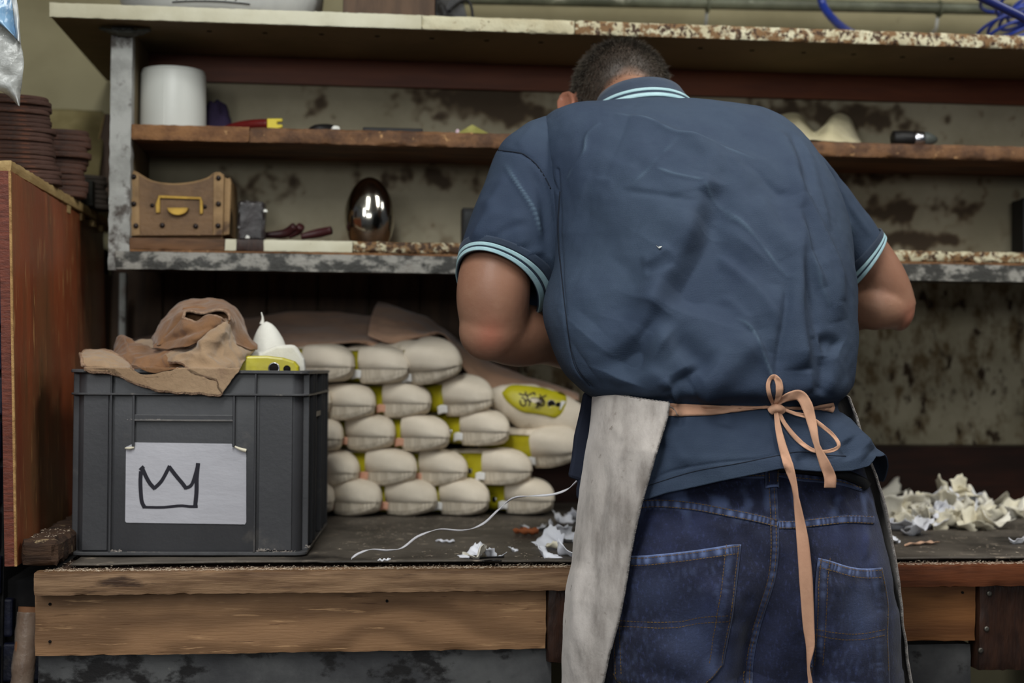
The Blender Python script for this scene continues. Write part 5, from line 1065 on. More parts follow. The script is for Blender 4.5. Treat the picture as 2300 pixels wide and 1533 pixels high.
creases = [  # (pixel polyline, width px, amplitude mm, kind)
 ([(1590,400),(1565,470),(1545,530),(1517,582),(1484,630),(1441,719),(1396,764),(1320,816)], 30, 24, 'r'),
 ([(1470,690),(1435,760),(1420,800),(1400,850)], 36, -22, 'r'), ([(1505,563),(1470,585),(1441,594)], 10, 6, 'r'), ([(1515,590),(1480,606),(1450,612)], 9, -5, 'r'),
 ([(1590,430),(1600,520),(1560,620),(1530,700)], 44, -14, 'r'), ([(1455,735),(1500,775),(1530,815),(1545,840)], 26, 15, 'r'), ([(1360,850),(1420,835),(1480,850),(1500,875)], 18, 6, 'r'),
 ([(1500,760),(1560,800),(1600,830)], 30, -15, 'r'), ([(1700,760),(1660,800),(1600,860),(1560,880)], 34, 14, 'r'), ([(1495,850),(1510,880),(1522,905)], 7, 7, 'r'), ([(1502,870),(1512,905)], 6, -5, 'r'),
 ([(1622,463),(1683,518),(1719,560),(1768,627)], 5, 2.6, 'w'), ([(1591,536),(1646,591),(1695,643),(1725,691),(1750,740)], 8, 4, 'r'), ([(1628,655),(1660,690),(1690,730)], 7, 3, 'r'), ([(1652,710),(1689,740),(1707,783),(1731,837),(1738,850)], 7, 4.2, 'w'),
 ([(1786,440),(1792,500),(1793,600),(1790,703),(1798,795),(1800,830)], 17, 15, 'r'), ([(1768,627),(1762,700),(1752,780),(1746,850)], 6, -5, 'r'), ([(1745,640),(1738,720),(1730,790)], 14, 4, 'r'),
 ([(1800,500),(1822,580),(1840,640),(1862,690)], 8, 4, 'w'), ([(1796,560),(1812,640),(1830,710),(1838,745)], 7, -4.5, 'r'), ([(1805,700),(1818,740),(1825,762)], 6, 3, 'r'), ([(1842,560),(1868,640),(1888,720)], 16, 6, 'r'), ([(1840,770),(1865,765),(1890,780)], 14, -9, 'r'), ([(1850,800),(1848,850),(1840,885)], 9, -7, 'r'), ([(1870,790),(1876,830),(1858,880)], 14, 5, 'r'), ([(1812,830),(1815,880)], 8, 4, 'r'),
 ([(1377,253),(1456,275),(1517,311),(1608,332),(1697,360)], 6, 2.8, 'w'), ([(1420,262),(1500,300),(1573,345),(1600,375)], 12, 2.4, 'r'), ([(1350,275),(1319,305),(1313,342),(1290,375),(1268,402)], 6, 3, 'w'), ([(1523,320),(1470,372),(1420,421)], 5, 1.8, 'w'),
 ([(1396,427),(1440,434),(1487,442),(1563,463)], 6, -3.4, 'r'), ([(1475,384),(1530,405),(1578,415)], 6, 2.6, 'w'), ([(1578,424),(1610,450),(1639,472),(1700,530)], 6, 2.6, 'w'), ([(1652,360),(1698,384),(1743,424),(1774,436)], 7, -5, 'r'), ([(1573,317),(1640,340),(1713,366),(1750,400)], 8, 3.4, 'r'),
 ([(1743,290),(1774,345),(1790,410),(1795,470)], 12, 7, 'r'), ([(1770,300),(1800,360),(1822,440)], 9, -5, 'r'), ([(1790,310),(1822,380),(1845,450),(1865,520)], 9, 4, 'r'),
 ([(1764,356),(1812,452),(1876,580),(1892,677)], 9, 7, 'r'), ([(1800,500),(1820,580),(1852,645)], 7, 4, 'r'), ([(1379,260),(1459,280),(1572,332),(1676,372),(1716,404)], 9, 4.5, 'r'), ([(1523,308),(1620,348),(1692,420)], 14, 5, 'r'), ([(1580,440),(1592,385),(1622,356)], 16, 8, 'r'), ([(1610,420),(1618,470),(1600,520)], 26, -8, 'r'), ([(1450,470),(1520,500),(1560,560)], 30, 5, 'r'), ([(1700,440),(1740,500),(1770,580)], 16, 5, 'r'), ([(1350,560),(1420,640),(1400,720)], 34, -6, 'r'), ([(1620,560),(1680,660),(1700,740)], 22, 5, 'r'), ([(1340,342),(1400,380),(1440,388)], 10, 1.6, 'r'), ([(1330,400),(1380,408)], 6, 1.4, 'r'), ([(1290,480),(1340,500),(1400,560)], 60, -9, 'r'), ([(1480,560),(1380,700),(1330,760)], 50, -9, 'r'), ([(1690,560),(1640,620),(1600,720)], 60, -10, 'r'), ([(1400,300),(1500,340),(1580,400)], 60, 9, 'r'), ([(1300,520),(1320,640),(1310,740)], 70, -3, 'r'),
 ([(1250,380),(1258,500),(1262,620),(1275,740),(1283,790),(1300,835),(1330,868)], 3.2, -2.6, 'g'), ([(1201,275),(1222,317),(1231,384),(1250,430)], 4, -2.6, 'g'),
 ([(1515,925),(1500,960),(1490,1000)], 9, 7, 'r'), ([(1530,925),(1528,960)], 8, -5, 'r'), ([(1640,925),(1630,960)], 14, 3, 'r'), ([(1480,1000),(1440,1070),(1400,1110)], 14, 4, 'r'), ([(1500,960),(1520,1010),(1545,1045)], 12, 4, 'r'), ([(1780,930),(1790,980),(1760,1030)], 20, -6, 'r'), ([(1838,925),(1862,980),(1870,1030)], 13, -9, 'r'), ([(1880,930),(1920,980),(1955,1015)], 15, 9, 'r'), ([(1790,1035),(1820,1020),(1860,1025)], 12, -10, 'r'), ([(1900,990),(1915,1030)], 10, -6, 'r'),
 ([(1425,1102),(1500,1060),(1600,1040),(1700,1030),(1745,1018)], 3, -1.6, 'g')]
P = getV(polo); Nn = getN(polo)
if (Nn[:, 1][P[:, 1] < 2.0]).mean() > 0: polo.data.flip_normals(); Nn = -Nn
pp_ = proj(P); isback = (Nn[:, 1] < .25) & (Nn[:, 1] > -2)
D = np.zeros(len(P)); wear = np.zeros(len(P))
for pts, w, amp, kd in creases:
    pc = cr(pts, 24) if len(pts) > 2 else np.array(pts, float); d, al, sd = seg_dist(pp_, pc); env = np.clip(np.minimum(al, 1 - al) * 5, 0, 1) ** .7 if kd != 'g' else 1
    g = np.exp(-(d / w) ** 2) if kd != 'r' else np.exp(-(d / (w * (1 + .7 * (sd > 0)))) ** 2)
    D += amp / 1000 * g * env
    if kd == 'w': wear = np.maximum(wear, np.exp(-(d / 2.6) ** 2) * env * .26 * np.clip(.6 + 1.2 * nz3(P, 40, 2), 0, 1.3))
D *= (1 + .5 * nz3(P, 14, 9)); sk = P * np.array([1.5, 1, .8]) + P[:, [2, 1, 0]] * np.array([.8, 0, 0]); D += .006 * nz3(sk, 7, 4) + .0024 * nz3(sk, 19, 6) + .0007 * nz3(P, 70, 6)
D = np.maximum(D, -.020); bw_ = np.clip((.15 - Nn[:, 1]) / .5, 0, 1)
P = P + Nn * (D * bw_)[:, None]; setV(polo, P)
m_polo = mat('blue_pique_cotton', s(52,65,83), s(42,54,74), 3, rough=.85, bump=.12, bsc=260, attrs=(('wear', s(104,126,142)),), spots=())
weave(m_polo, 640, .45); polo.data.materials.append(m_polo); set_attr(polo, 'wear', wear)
md = polo.modifiers.new('t', 'SOLIDIFY'); md.thickness = .0018; md.offset = -1
b_polo = bvh(polo)
m_rib = mat('navy_rib_knit', s(50,62,80), s(40,50,66), 10, rough=.85, bump=.2, bsc=200, sheen=.1); m_pale = mat('pale_blue_stripe', s(168,198,204), s(150,182,190), 20, rough=.8, bump=.2, bsc=300)
# lint speck
# ---------------- sleeves
def sleeve_fn(rg):
    A = []
    for (lp, rp, yc, ry, lift) in rg:
        Lp, Rp = at(*lp, yc), at(*rp, yc); A.append(np.concatenate([(Lp + Rp) / 2, (Rp - Lp) / 2, [ry, lift]]))
    A = np.array(A)
    def f(t, th_, g=0):
        q_ = cr(A, 401); i = min(399, int(t * 400)); q = q_[i] + (q_[i + 1] - q_[i]) * (t * 400 - i); c, h, ry, lf = q[:3], q[3:6], q[6], q[7]
        hn = np.linalg.norm(h); e = 2 / 2.15; ct, st = np.cos(th_), np.sin(th_); ct = np.abs(ct) ** e * np.sign(ct); st = np.abs(st) ** e * np.sign(st)
        return c + np.outer(ct, h * (1 + g / hn)) + np.outer(st, np.array([0, -(ry + g), lf]))
    return f
SL = sleeve_fn([((1222,262),(1290,300),2.325,.030,.0), ((1175,288),(1300,380),2.315,.060,.012), ((1120,335),(1312,460),2.30,.074,.020), ((1086,418),(1308,540),2.29,.080,.024), ((1056,492),(1290,600),2.28,.082,.030), ((1036,552),(1262,650),2.27,.080,.036), ((1027,606),(1208,690),2.265,.074,.046)])
SRr = sleeve_fn([((1740,290),(1800,306),2.32,.030,.0), ((1760,380),(1848,362),2.325,.055,.0), ((1790,455),(1890,415),2.35,.058,.0), ((1828,530),(1932,468),2.365,.058,.0), ((1866,598),(1963,506),2.37,.057,.0), ((1898,655),(1981,532),2.37,.055,.0)])
thS = np.linspace(0, 2 * math.pi, 120, endpoint=False)
slc = {'L': [([(1060,560),(1085,500),(1120,430),(1140,390)], 12, 4, 'r'), ([(1100,560),(1130,520),(1190,500)], 10, -3.5, 'r'), ([(1150,600),(1190,570),(1230,560)], 10, 4, 'r'), ([(1131,363),(1170,424),(1201,476),(1219,536)], 7, 4, 'w'), ([(1190,372),(1215,430),(1225,500),(1228,560)], 10, -6, 'r'), ([(1160,470),(1165,520),(1180,560)], 16, 5, 'r'), ([(1090,440),(1110,490),(1100,540)], 14, 3, 'r'), ([(1060,545),(1090,500),(1140,470)], 12, 3, 'r'), ([(1225,560),(1245,600),(1262,640)], 10, 6, 'r'), ([(1119,336),(1150,340),(1173,345),(1207,372),(1237,424),(1250,500)], 3.5, -3, 'g'), ([(1205,275),(1180,310),(1160,330)], 10, 3, 'r'), ([(1200,600),(1230,640)], 12, -5, 'r')],
       'R': [([(1822,360),(1850,440),(1880,520)], 9, -6, 'r'), ([(1850,380),(1885,460),(1920,530)], 9, 5, 'w'), ([(1870,400),(1920,480),(1955,530)], 8, 3, 'r'), ([(1835,480),(1870,570),(1900,640)], 8, 5, 'r')]}
for nm, Sf in (('L', SL), ('R', SRr)):
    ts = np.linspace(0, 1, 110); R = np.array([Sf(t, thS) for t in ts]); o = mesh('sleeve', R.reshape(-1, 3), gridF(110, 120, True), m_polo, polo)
    P = getV(o); N_ = getN(o); cen = R.mean(1).repeat(120, 0)
    if ((P - cen) * N_).sum(1).mean() < 0: o.data.flip_normals(); N_ = -N_
    q = proj(P); D = .0025 * nz3(P, 16, 3) + .001 * nz3(P, 45, 2); we = np.zeros(len(P))
    for pts, w, amp, kd in slc[nm]:
        pc = cr(pts, 20); d, al, sd = seg_dist(q, pc); env = np.clip(np.minimum(al, 1 - al) * 5, 0, 1) if kd != 'g' else 1; D += amp / 1000 * np.exp(-(d / w) ** 2) * env
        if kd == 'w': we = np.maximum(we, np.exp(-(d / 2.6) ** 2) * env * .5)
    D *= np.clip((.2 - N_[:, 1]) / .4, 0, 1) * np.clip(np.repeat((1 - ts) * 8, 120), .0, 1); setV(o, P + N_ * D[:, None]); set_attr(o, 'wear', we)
    md = o.modifiers.new('t', 'SOLIDIFY'); md.thickness = .0018; md.offset = -1
    def band(name, t0, t1, g, m, n=5, rib=0):
        Rb = [Sf(t, thS if not rib else np.linspace(0, 2 * math.pi, 360, endpoint=False), g + (.0004 * math.sin(i * 3.14) if 0 else 0)) for i, t in enumerate(np.linspace(t0, t1, n))]
        Rb = np.array(Rb); k = Rb.shape[1]
        if rib: Rb = Rb + (Rb - Rb.mean(1, keepdims=True)) * (.0045 * (np.arange(k) % 2))[None, :, None]
        ob = mesh(name, Rb.reshape(-1, 3), gridF(n, k, True), m, polo); md = ob.modifiers.new('t', 'SOLIDIFY'); md.thickness = .0022; md.offset = 0; return ob
    if nm == 'L':
        band('cuff', .860, .918, .0012, m_rib, rib=1); band('cuff_stripe', .920, .952, .0014, m_pale, rib=1); band('cuff', .953, .966, .0008, m_rib); band('cuff_stripe', .967, 1.0, .0014, m_pale, rib=1)
    else:
        band('cuff', .86, .925, .0012, m_rib, rib=1); band('cuff_stripe', .926, .955, .0014, m_pale, rib=1); band('cuff', .956, .970, .0008, m_rib); band('cuff_stripe', .971, 1.0, .0014, m_pale, rib=1)
# ---------------- head frame
beta = math.radians(50); HO = at(1402, 250, 2.47)
hu = np.array([-.06, math.sin(beta), math.cos(beta)]); hu /= np.linalg.norm(hu); hx = np.array([1, 0, .03]); hx -= hu * hx.dot(hu); hx /= np.linalg.norm(hx); hf = np.cross(hu, hx); hf /= np.linalg.norm(hf)
if hf[1] < 0: hf = -hf
H = lambda x, f_, u: HO + hx * x + hf * f_ + hu * u
parts = [ellipsoid(H(0, -.008, .036), [hx * .084, hf * .100, hu * .086]), ellipsoid(H(0, .040, -.030), [hx * .062, hf * .068, hu * .078]), ellipsoid(H(0, .060, .045), [hx * .066, hf * .045, hu * .050]),
         ellipsoid(H(0, .070, -.085), [hx * .030, hf * .030, hu * .022]), ellipsoid(H(0, .112, -.020), [hx * .013, hf * .020, hu * .026]), ellipsoid(H(0, .100, -.058), [hx * .024, hf * .012, hu * .006]), ellipsoid(H(0, .097, -.068), [hx * .022, hf * .013, hu * .007])]
for sx in (-1, 1):
    c = H(sx * .094, -.006, .012 if sx < 0 else .020); out = hx * sx * .8 - hf * .45; out /= np.linalg.norm(out); e1 = np.cross(out, hu); e1 /= np.linalg.norm(e1)
    a = np.linspace(-.5, 4.4, 30); rim = [c + out * .012 * (1 + .3 * math.cos(t)) + e1 * sx * .0165 * math.cos(t) * -1 + hu * .031 * math.sin(t) for t in a]
    parts.append(limb(rim, [.0042] * 30, 50, 12)); parts.append(ellipsoid(c + out * .002, [out * .007, e1 * .017, hu * .029])); parts.append(ellipsoid(c - hu * .026 + out * .004, [out * .006, e1 * .008, hu * .010]))
# neck and trunk inside the shirt
nk = at(1470, 262, 2.37)
parts.append(limb([H(0, -.02, -.02), H(0, -.035, -.07), nk + np.array([0, .01, -.03]), nk + np.array([.02, .0, -.12])], [.058, .060, .066, .08]))
tr = []
for py in np.linspace(262, 1120, 60):
    q = polo_f(py, np.linspace(0, 2 * math.pi, 48, endpoint=False), 2.2, -.052 - .018 * min(1, max(0, (py - 820) / 90))); tr.append(q)
parts.append(ringsVF(tr))
# arms
La = [at(1235,345,2.31), at(1175,450,2.285), at(1122,580,2.265), at(1108,660,2.25), at(1112,735,2.262)]
parts.append(limb(La, [.060, .060, .057, .059, .055], 50, 28))
parts.append(ellipsoid(at(1108, 735, 2.255), [np.array([.055, 0, 0]), np.array([0, .05, 0]), np.array([.006, 0, .054])]))
wl = at(1410, 850, 2.60)
parts.append(limb([at(1116,742,2.262), at(1165,752,2.30), at(1230,758,2.37), at(1320,800,2.49), wl], [.050, .052, .046, .036, .027], 50, 28))
Ra = [at(1775,370,2.34), at(1858,480,2.36), at(1945,575,2.37), at(1990,640,2.37), at(2020,700,2.37)]
parts.append(limb(Ra, [.040, .046, .043, .040, .032], 50, 28)); parts.append(ellipsoid(at(2028, 705, 2.372), [np.array([.018, 0, .004]), np.array([0, .03, 0]), np.array([.004, 0, .030])]))
wr_ = at(1640, 860, 2.64)
parts.append(limb([at(2020,702,2.372), at(1975,688,2.37), at(1915,688,2.42), at(1780,760,2.53), wr_], [.030, .042, .044, .036, .026], 50, 28))
# hands: a palm, five unequal bent fingers, thumb off the side, closed on the shoe being worked
obj_c = (wl + wr_) / 2 + np.array([0, .075, -.02])
def hand(w, inward, fwd, down):
    inward, fwd, down = [v / np.linalg.norm(v) for v in (inward, fwd, down)]
    pc = w + fwd * .045; parts.append(limb([w - fwd * .01, w + fwd * .03, w + fwd * .07, w + fwd * .092], [.024, .030, .034, .028], 20, 16))
    for i, (o_, L) in enumerate(((-.030, .066), (-.010, .076), (.010, .072), (.029, .058))):
        b = w + fwd * .085 + down * o_ ; d1 = fwd * .8 + inward * .6; d1 /= np.linalg.norm(d1); d2 = fwd * .15 + inward; d2 /= np.linalg.norm(d2); d3 = inward * .8 - fwd * .6; d3 /= np.linalg.norm(d3)
        p0 = b - fwd * .02; p1 = b + d1 * L * .45; p2 = p1 + d2 * L * .32; p3 = p2 + d3 * L * .26; parts.append(limb([p0, p1, p2, p3], [.0105, .0098, .0088, .0078], 26, 14)); parts.append(ellipsoid(p3, [fwd * .008, down * .008, inward * .008], 10, 12))
    tb_ = w + fwd * .03 - down * .028; t1 = tb_ - down * .022 + fwd * .018 + inward * .012; t2 = t1 + fwd * .028 + inward * .012; t3 = t2 + fwd * .018 + inward * .018
    parts.append(limb([w + fwd * .015, tb_, t1, t2, t3], [.014, .014, .012, .011, .009], 28, 14)); parts.append(ellipsoid(t3, [fwd * .009, down * .009, inward * .009], 10, 12))
hand(wl, np.array([1, .1, -.05]), np.array([.35, 1, -.15]), np.array([0, .15, -1.])); hand(wr_, np.array([-1, .1, -.05]), np.array([-.35, 1, -.15]), np.array([0, .15, -1.]))
# legs and feet inside jeans and shoes
def legline(px_t, y_t, xf, yf): a = at(px_t, 1400, y_t); return [a, np.array([a[0] * .6 + xf * .4, (y_t + yf) / 2, .52]), np.array([xf, yf, .30]), np.array([xf, yf, .09])]
LEG = [legline(1520, 2.085, .47, 2.03), legline(1850, 2.085, .72, 2.05)]
for Lg in LEG:
    parts.append(limb(Lg, [.085, .056, .050, .036], 40, 20)); f0 = Lg[-1]; parts.append(limb([f0 + [0, -.03, -.03], f0 + [0, .06, -.045], f0 + [0, .14, -.055]], [.034, .036, .026], 20, 14))
body = remeshed('body', parts, m_skin, person, .0046, 5)
PB = getV(body); loc = PB - HO; lx, lf, lu = loc @ hx, loc @ hf, loc @ hu
qb = proj(PB); red = np.exp(-(((qb[:, 0] - 1100) / 34) ** 2 + ((qb[:, 1] - 752) / 40) ** 2)) * .55 * (PB[:, 1] < 2.3) + np.exp(-(((qb[:, 0] - 2044) / 20) ** 2 + ((qb[:, 1] - 715) / 30) ** 2)) * .4
isear = (np.abs(lx) > .084) & (np.abs(lu) < .06) & (np.abs(lf) < .05); red = np.maximum(red, isear * .25)
set_attr(body, 'red', red)
# hair region in head coordinates: above a nape line and behind the face
hd = (np.abs(lx) < .092) & (lu > -.075) & (lu < .14) & (lf < .085) & (lf > -.13)
napel = -.040 + .010 * np.cos(lx * 40) + np.clip((lf + .04) * .5, 0, .05)
face_ = lf > .045 + .25 * (lu - .02)
hm = np.clip((lu - napel) / .030, 0, 1) * (~face_) * hd * (~isear)
set_attr(body, 'stubble', np.clip(hm * 1.15, 0, .96))
# cropped hair: a shell of hair close to the scalp plus thousands of short strands
m_hair = mat('dark_short_hair', s(84,76,66), s(52,46,40), 60, rough=.6, bump=.4, bsc=260, spec=.35)
Nb = getN(body); sel = np.where(hm > .03)[0]; rng = np.random.default_rng(4); seeds = rng.choice(sel, 26000); stv = []; stf = []
crown = H(.004, -.05, .115)
for k, vi in enumerate(seeds):
    h = hm[vi]
    if rng.random() > h ** 1.3 + .05: continue
    p = PB[vi] + rng.normal(0, .0022, 3); n = Nb[vi]; away = p - crown; away -= n * away.dot(n); L_ = np.linalg.norm(away) + 1e-6
    d = n * .75 + away / L_ * .65 + rng.normal(0, .28, 3); d /= np.linalg.norm(d); ln = (.0035 + .0075 * h * min(1, max(0, (lu[vi] + .01) / .06))) * rng.uniform(.7, 1.3)
    w = np.cross(d, rng.normal(0, 1, 3)); w /= np.linalg.norm(w); w *= .00042; b = len(stv); mid = p + d * ln * .55; tip = p + d * ln + away / L_ * ln * .25
    stv += [p - w - n * .001, p + w - n * .001, mid - w * .7, mid + w * .7, tip]; stf += [(b, b + 1, b + 3, b + 2), (b + 2, b + 3, b + 4)]
hair = mesh('hair', stv, stf, m_hair, person, smooth=False); tag(hair, 'short cropped dark hair')
for sx in (-1, 1): e = ellipsoid(H(sx * .031, .092, .010), [hx * .012, hf * .012, hu * .012], 12, 16); mesh('eye', e[0], e[1], m_white, person)
# ---------------- collar
cc = at(1442, 262, 2.375); cax = np.array([-.06, .36, .93]); cax /= np.linalg.norm(cax); c1 = np.array([1, .0, .06]); c1 -= cax * c1.dot(cax); c1 /= np.linalg.norm(c1); c2 = np.cross(cax, c1)
def cring(r1, r2, h, n=140, a0=0): 
    a = np.linspace(0, 2 * math.pi, n, endpoint=False); return cc + cax * h + np.outer(np.cos(a), c1 * r1) + np.outer(np.sin(a), c2 * r2)
def coll(name, tab, m):
    R = [cring(*t) for t in tab]; R = np.array(R); o = mesh(name, R.reshape(-1, 3), gridF(len(R), 140, True), m, polo); md = o.modifiers.new('t', 'SOLIDIFY'); md.thickness = .0022; md.offset = 0; return o
coll('collar', [(.094,.086,-.016), (.088,.081,.002), (.078,.073,.024), (.0735,.069,.034), (.071,.067,.0345), (.070,.066,.030), (.074,.070,.010)], m_rib)
coll('collar_stripe', [(.0955,.0875,-.0135), (.0925,.0848,-.0055)], m_pale); coll('collar_stripe', [(.0905,.0832,.0005), (.0880,.0812,.0065)], m_pale)
# ---------------- jeans
je_tab = smooth_tab([(1040,1372,1932,2.09,2.00,2.195), (1075,1362,1940,2.09,1.992,2.198), (1120,1350,1950,2.09,1.976,2.20), (1200,1338,1966,2.09,1.958,2.20), (1300,1332,1986,2.09,1.948,2.20), (1400,1336,2003,2.09,1.955,2.195), (1480,1342,2012,2.088,1.968,2.19), (1560,1346,2018,2.085,1.985,2.19)], 60)
je_f = ring_tab(je_tab)
parts = [ringsVF([je_f(py, np.linspace(0, 2 * math.pi, 90, endpoint=False), 2.5) for py in np.linspace(1022, 1600, 50)])]
for (pxc, hw, Lg) in ((1521, 178, LEG[0]), (1852, 166, LEG[1])):
    a = at(pxc, 1450, 2.078); b = at(pxc + (-2 if pxc < 1700 else 4), 1570, 2.075); f0 = Lg[-1]; r0 = (at(pxc + hw, 1450, 2.07)[0] - at(pxc - hw, 1450, 2.07)[0]) / 2
    knee = np.array([Lg[1][0], Lg[1][1], .52]); C_ = cr([a + [0, 0, .06], a, b, (b + knee) / 2, knee, np.array([f0[0], f0[1] + .005, .28]), np.array([f0[0], f0[1] + .015, .055])], 70); rr = cr(np.array([r0 * .94, r0 * .98, r0 * .97, .098, .088, .080, .078]), 70)
    C_[:, 2] += 0; R = []
    for c, r in zip(C_, rr):
        t_ = np.linspace(0, 2 * math.pi, 44, endpoint=False); R.append(np.stack([c[0] + r * np.cos(t_), c[1] + r * 1.04 * np.sin(t_), np.full(44, c[2])], 1))
    parts.append(ringsVF(R))
jeans = remeshed('jeans', parts, None, person, .0042, 10)
P = getV(jeans); N_ = getN(jeans); q = proj(P); bk = np.clip((.3 - N_[:, 1]) / .5, 0, 1) * (P[:, 1] < 2.10)
groove = [(1747,1150),(1748,1240),(1740,1300),(1718,1370),(1702,1420),(1693,1480),(1690,1560),(1690,1640)]
d, al, sd = seg_dist(q, cr(groove, 30)); D = -.030 * np.exp(-(d / 34) ** 2) * np.clip((al - .12) * 1.8, 0, 1)
jc = [([(1655,1180),(1690,1230),(1700,1290)], 14, -4), ([(1560,1160),(1600,1180),(1660,1200)], 12, 2.5), ([(1480,1150),(1500,1200)], 10, 2), ([(1390,1420),(1450,1440),(1560,1500)], 30, 5), ([(1440,1500),(1560,1540)], 20, -5), ([(1580,1300),(1640,1390)], 30, 4), ([(1780,1450),(1800,1380),(1850,1300)], 22, 4), ([(1690,1330),(1650,1420)], 16, -5), ([(1760,1330),(1740,1420),(1730,1500)], 22, -6), ([(1860,1330),(1930,1290)], 20, 4), ([(1960,1250),(1975,1330)], 12, 3), ([(1900,1130),(1930,1110)], 12, -3), ([(1880,1110),(1870,1140)], 12, -5), ([(1950,1190),(1945,1260)], 8, 3)]
for pts, w, am in jc:
    d, al, sd = seg_dist(q, cr(pts, 12) if len(pts) > 2 else pts); D += am / 1000 * np.exp(-(d / w) ** 2) * np.clip(np.minimum(al, 1 - al) * 4, 0, 1)
D += .004 * nz3(P, 11, 2) + .0018 * nz3(P, 34, 7)
D = np.where(P[:, 2] < .75, .006 * nz3(P * np.array([1, 1, 1.6]), 9, 5), D * bk); P = P + N_ * D[:, None]; setV(jeans, P)
b_je = bvh(jeans)
# ---- seams and pockets in picture pixels, laid on the cloth itself
yokeL = [(1405,1139),(1423,1136),(1479,1131),(1555,1137),(1631,1151),(1707,1166),(1747,1177)]; yokeR = [(1749,1179),(1789,1178),(1844,1172),(1905,1166),(1962,1168)]
PL = dict(top=[(1384,1252),(1400,1249),(1470,1246),(1560,1236),(1640,1224),(1663,1223)], right=[(1663,1223),(1653,1310),(1642,1386),(1632,1440),(1622,1492)], bot=[(1383,1517),(1403,1540),(1495,1580),(1580,1540),(1622,1492)], left=[(1384,1252),(1381,1325),(1380,1401),(1381,1460),(1383,1517)])
PR = dict(top=[(1837,1253),(1868,1261),(1905,1273),(1941,1277),(1979,1275)], right=[(1979,1275),(1993,1355),(1992,1425),(1994,1480),(1996,1540)], bot=[(1822,1493),(1824,1540),(1900,1590),(1960,1575),(1996,1540)], left=[(1837,1253),(1831,1310),(1827,1410),(1824,1450),(1822,1493)])
def coons(S, n, m):
    T_, B_, L_, R_ = cr(S['top'], m), cr(S['bot'], m), cr(S['left'], n), cr(S['right'], n); u = np.linspace(0, 1, m)[None, :, None]; v = np.linspace(0, 1, n)[:, None, None]
    return (1 - v) * T_[None] + v * B_[None] + (1 - u) * L_[:, None] + u * R_[:, None] - ((1 - v) * (1 - u) * T_[0] + (1 - v) * u * T_[-1] + v * (1 - u) * B_[0] + v * u * B_[-1])
def jh(x, y, lift):
    h, n = hit(b_je, x, y, lift); return at(x, y, 2.04) if h is None or h[1] > 2.14 else h
m_denim_attr = (('fade', s(112,130,176)), ('dark', s(14,17,38)))
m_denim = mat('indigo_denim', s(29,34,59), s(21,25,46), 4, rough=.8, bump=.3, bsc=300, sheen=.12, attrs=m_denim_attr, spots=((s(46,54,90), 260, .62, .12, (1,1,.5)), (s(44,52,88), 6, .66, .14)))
weave(m_denim, 900, .35, (1.4, 1.4, 1)); jeans.data.materials.clear(); jeans.data.materials.append(m_denim)
qj = proj(getV(jeans)); fade = np.zeros(len(qj)); dark = np.zeros(len(qj)); Pj = getV(jeans)
def pucker(qq, line, w, off=0, per=16):
    d, al, sd = seg_dist(qq, cr(line, 50)); L = np.sum(np.hypot(*np.diff(cr(line, 50), axis=0).T)); k = .5 + .5 * np.sin(al * L / per * 2 * math.pi + 3 * np.sin(al * 23)); return np.exp(-(d / w) ** 4) * (.15 + .85 * k ** 1.5) * (.45 + .55 * np.abs(np.sin(al * 9.3 + 1)))
for ln in (yokeL, yokeR): fade = np.maximum(fade, .55 * pucker(qj, ln, 10))
fade = np.maximum(fade, .42 * np.clip(nz3(Pj * np.array([1, 1, .55]), 46, 3) * 2.2 - .25, 0, 1) * np.exp(-((qj[:, 1] - 1125) / 46) ** 2))
for (cx_, cy_, rx, ry, a_) in ((1560,1390,80,60,.22), (1930,1370,40,70,.30), (1580,1480,60,50,.20), (1420,1420,20,90,.15)): fade = np.maximum(fade, a_ * np.exp(-((qj[:, 0] - cx_) / rx) ** 2 - ((qj[:, 1] - cy_) / ry) ** 2))
set_attr(jeans, 'fade', fade); set_attr(jeans, 'dark', dark)
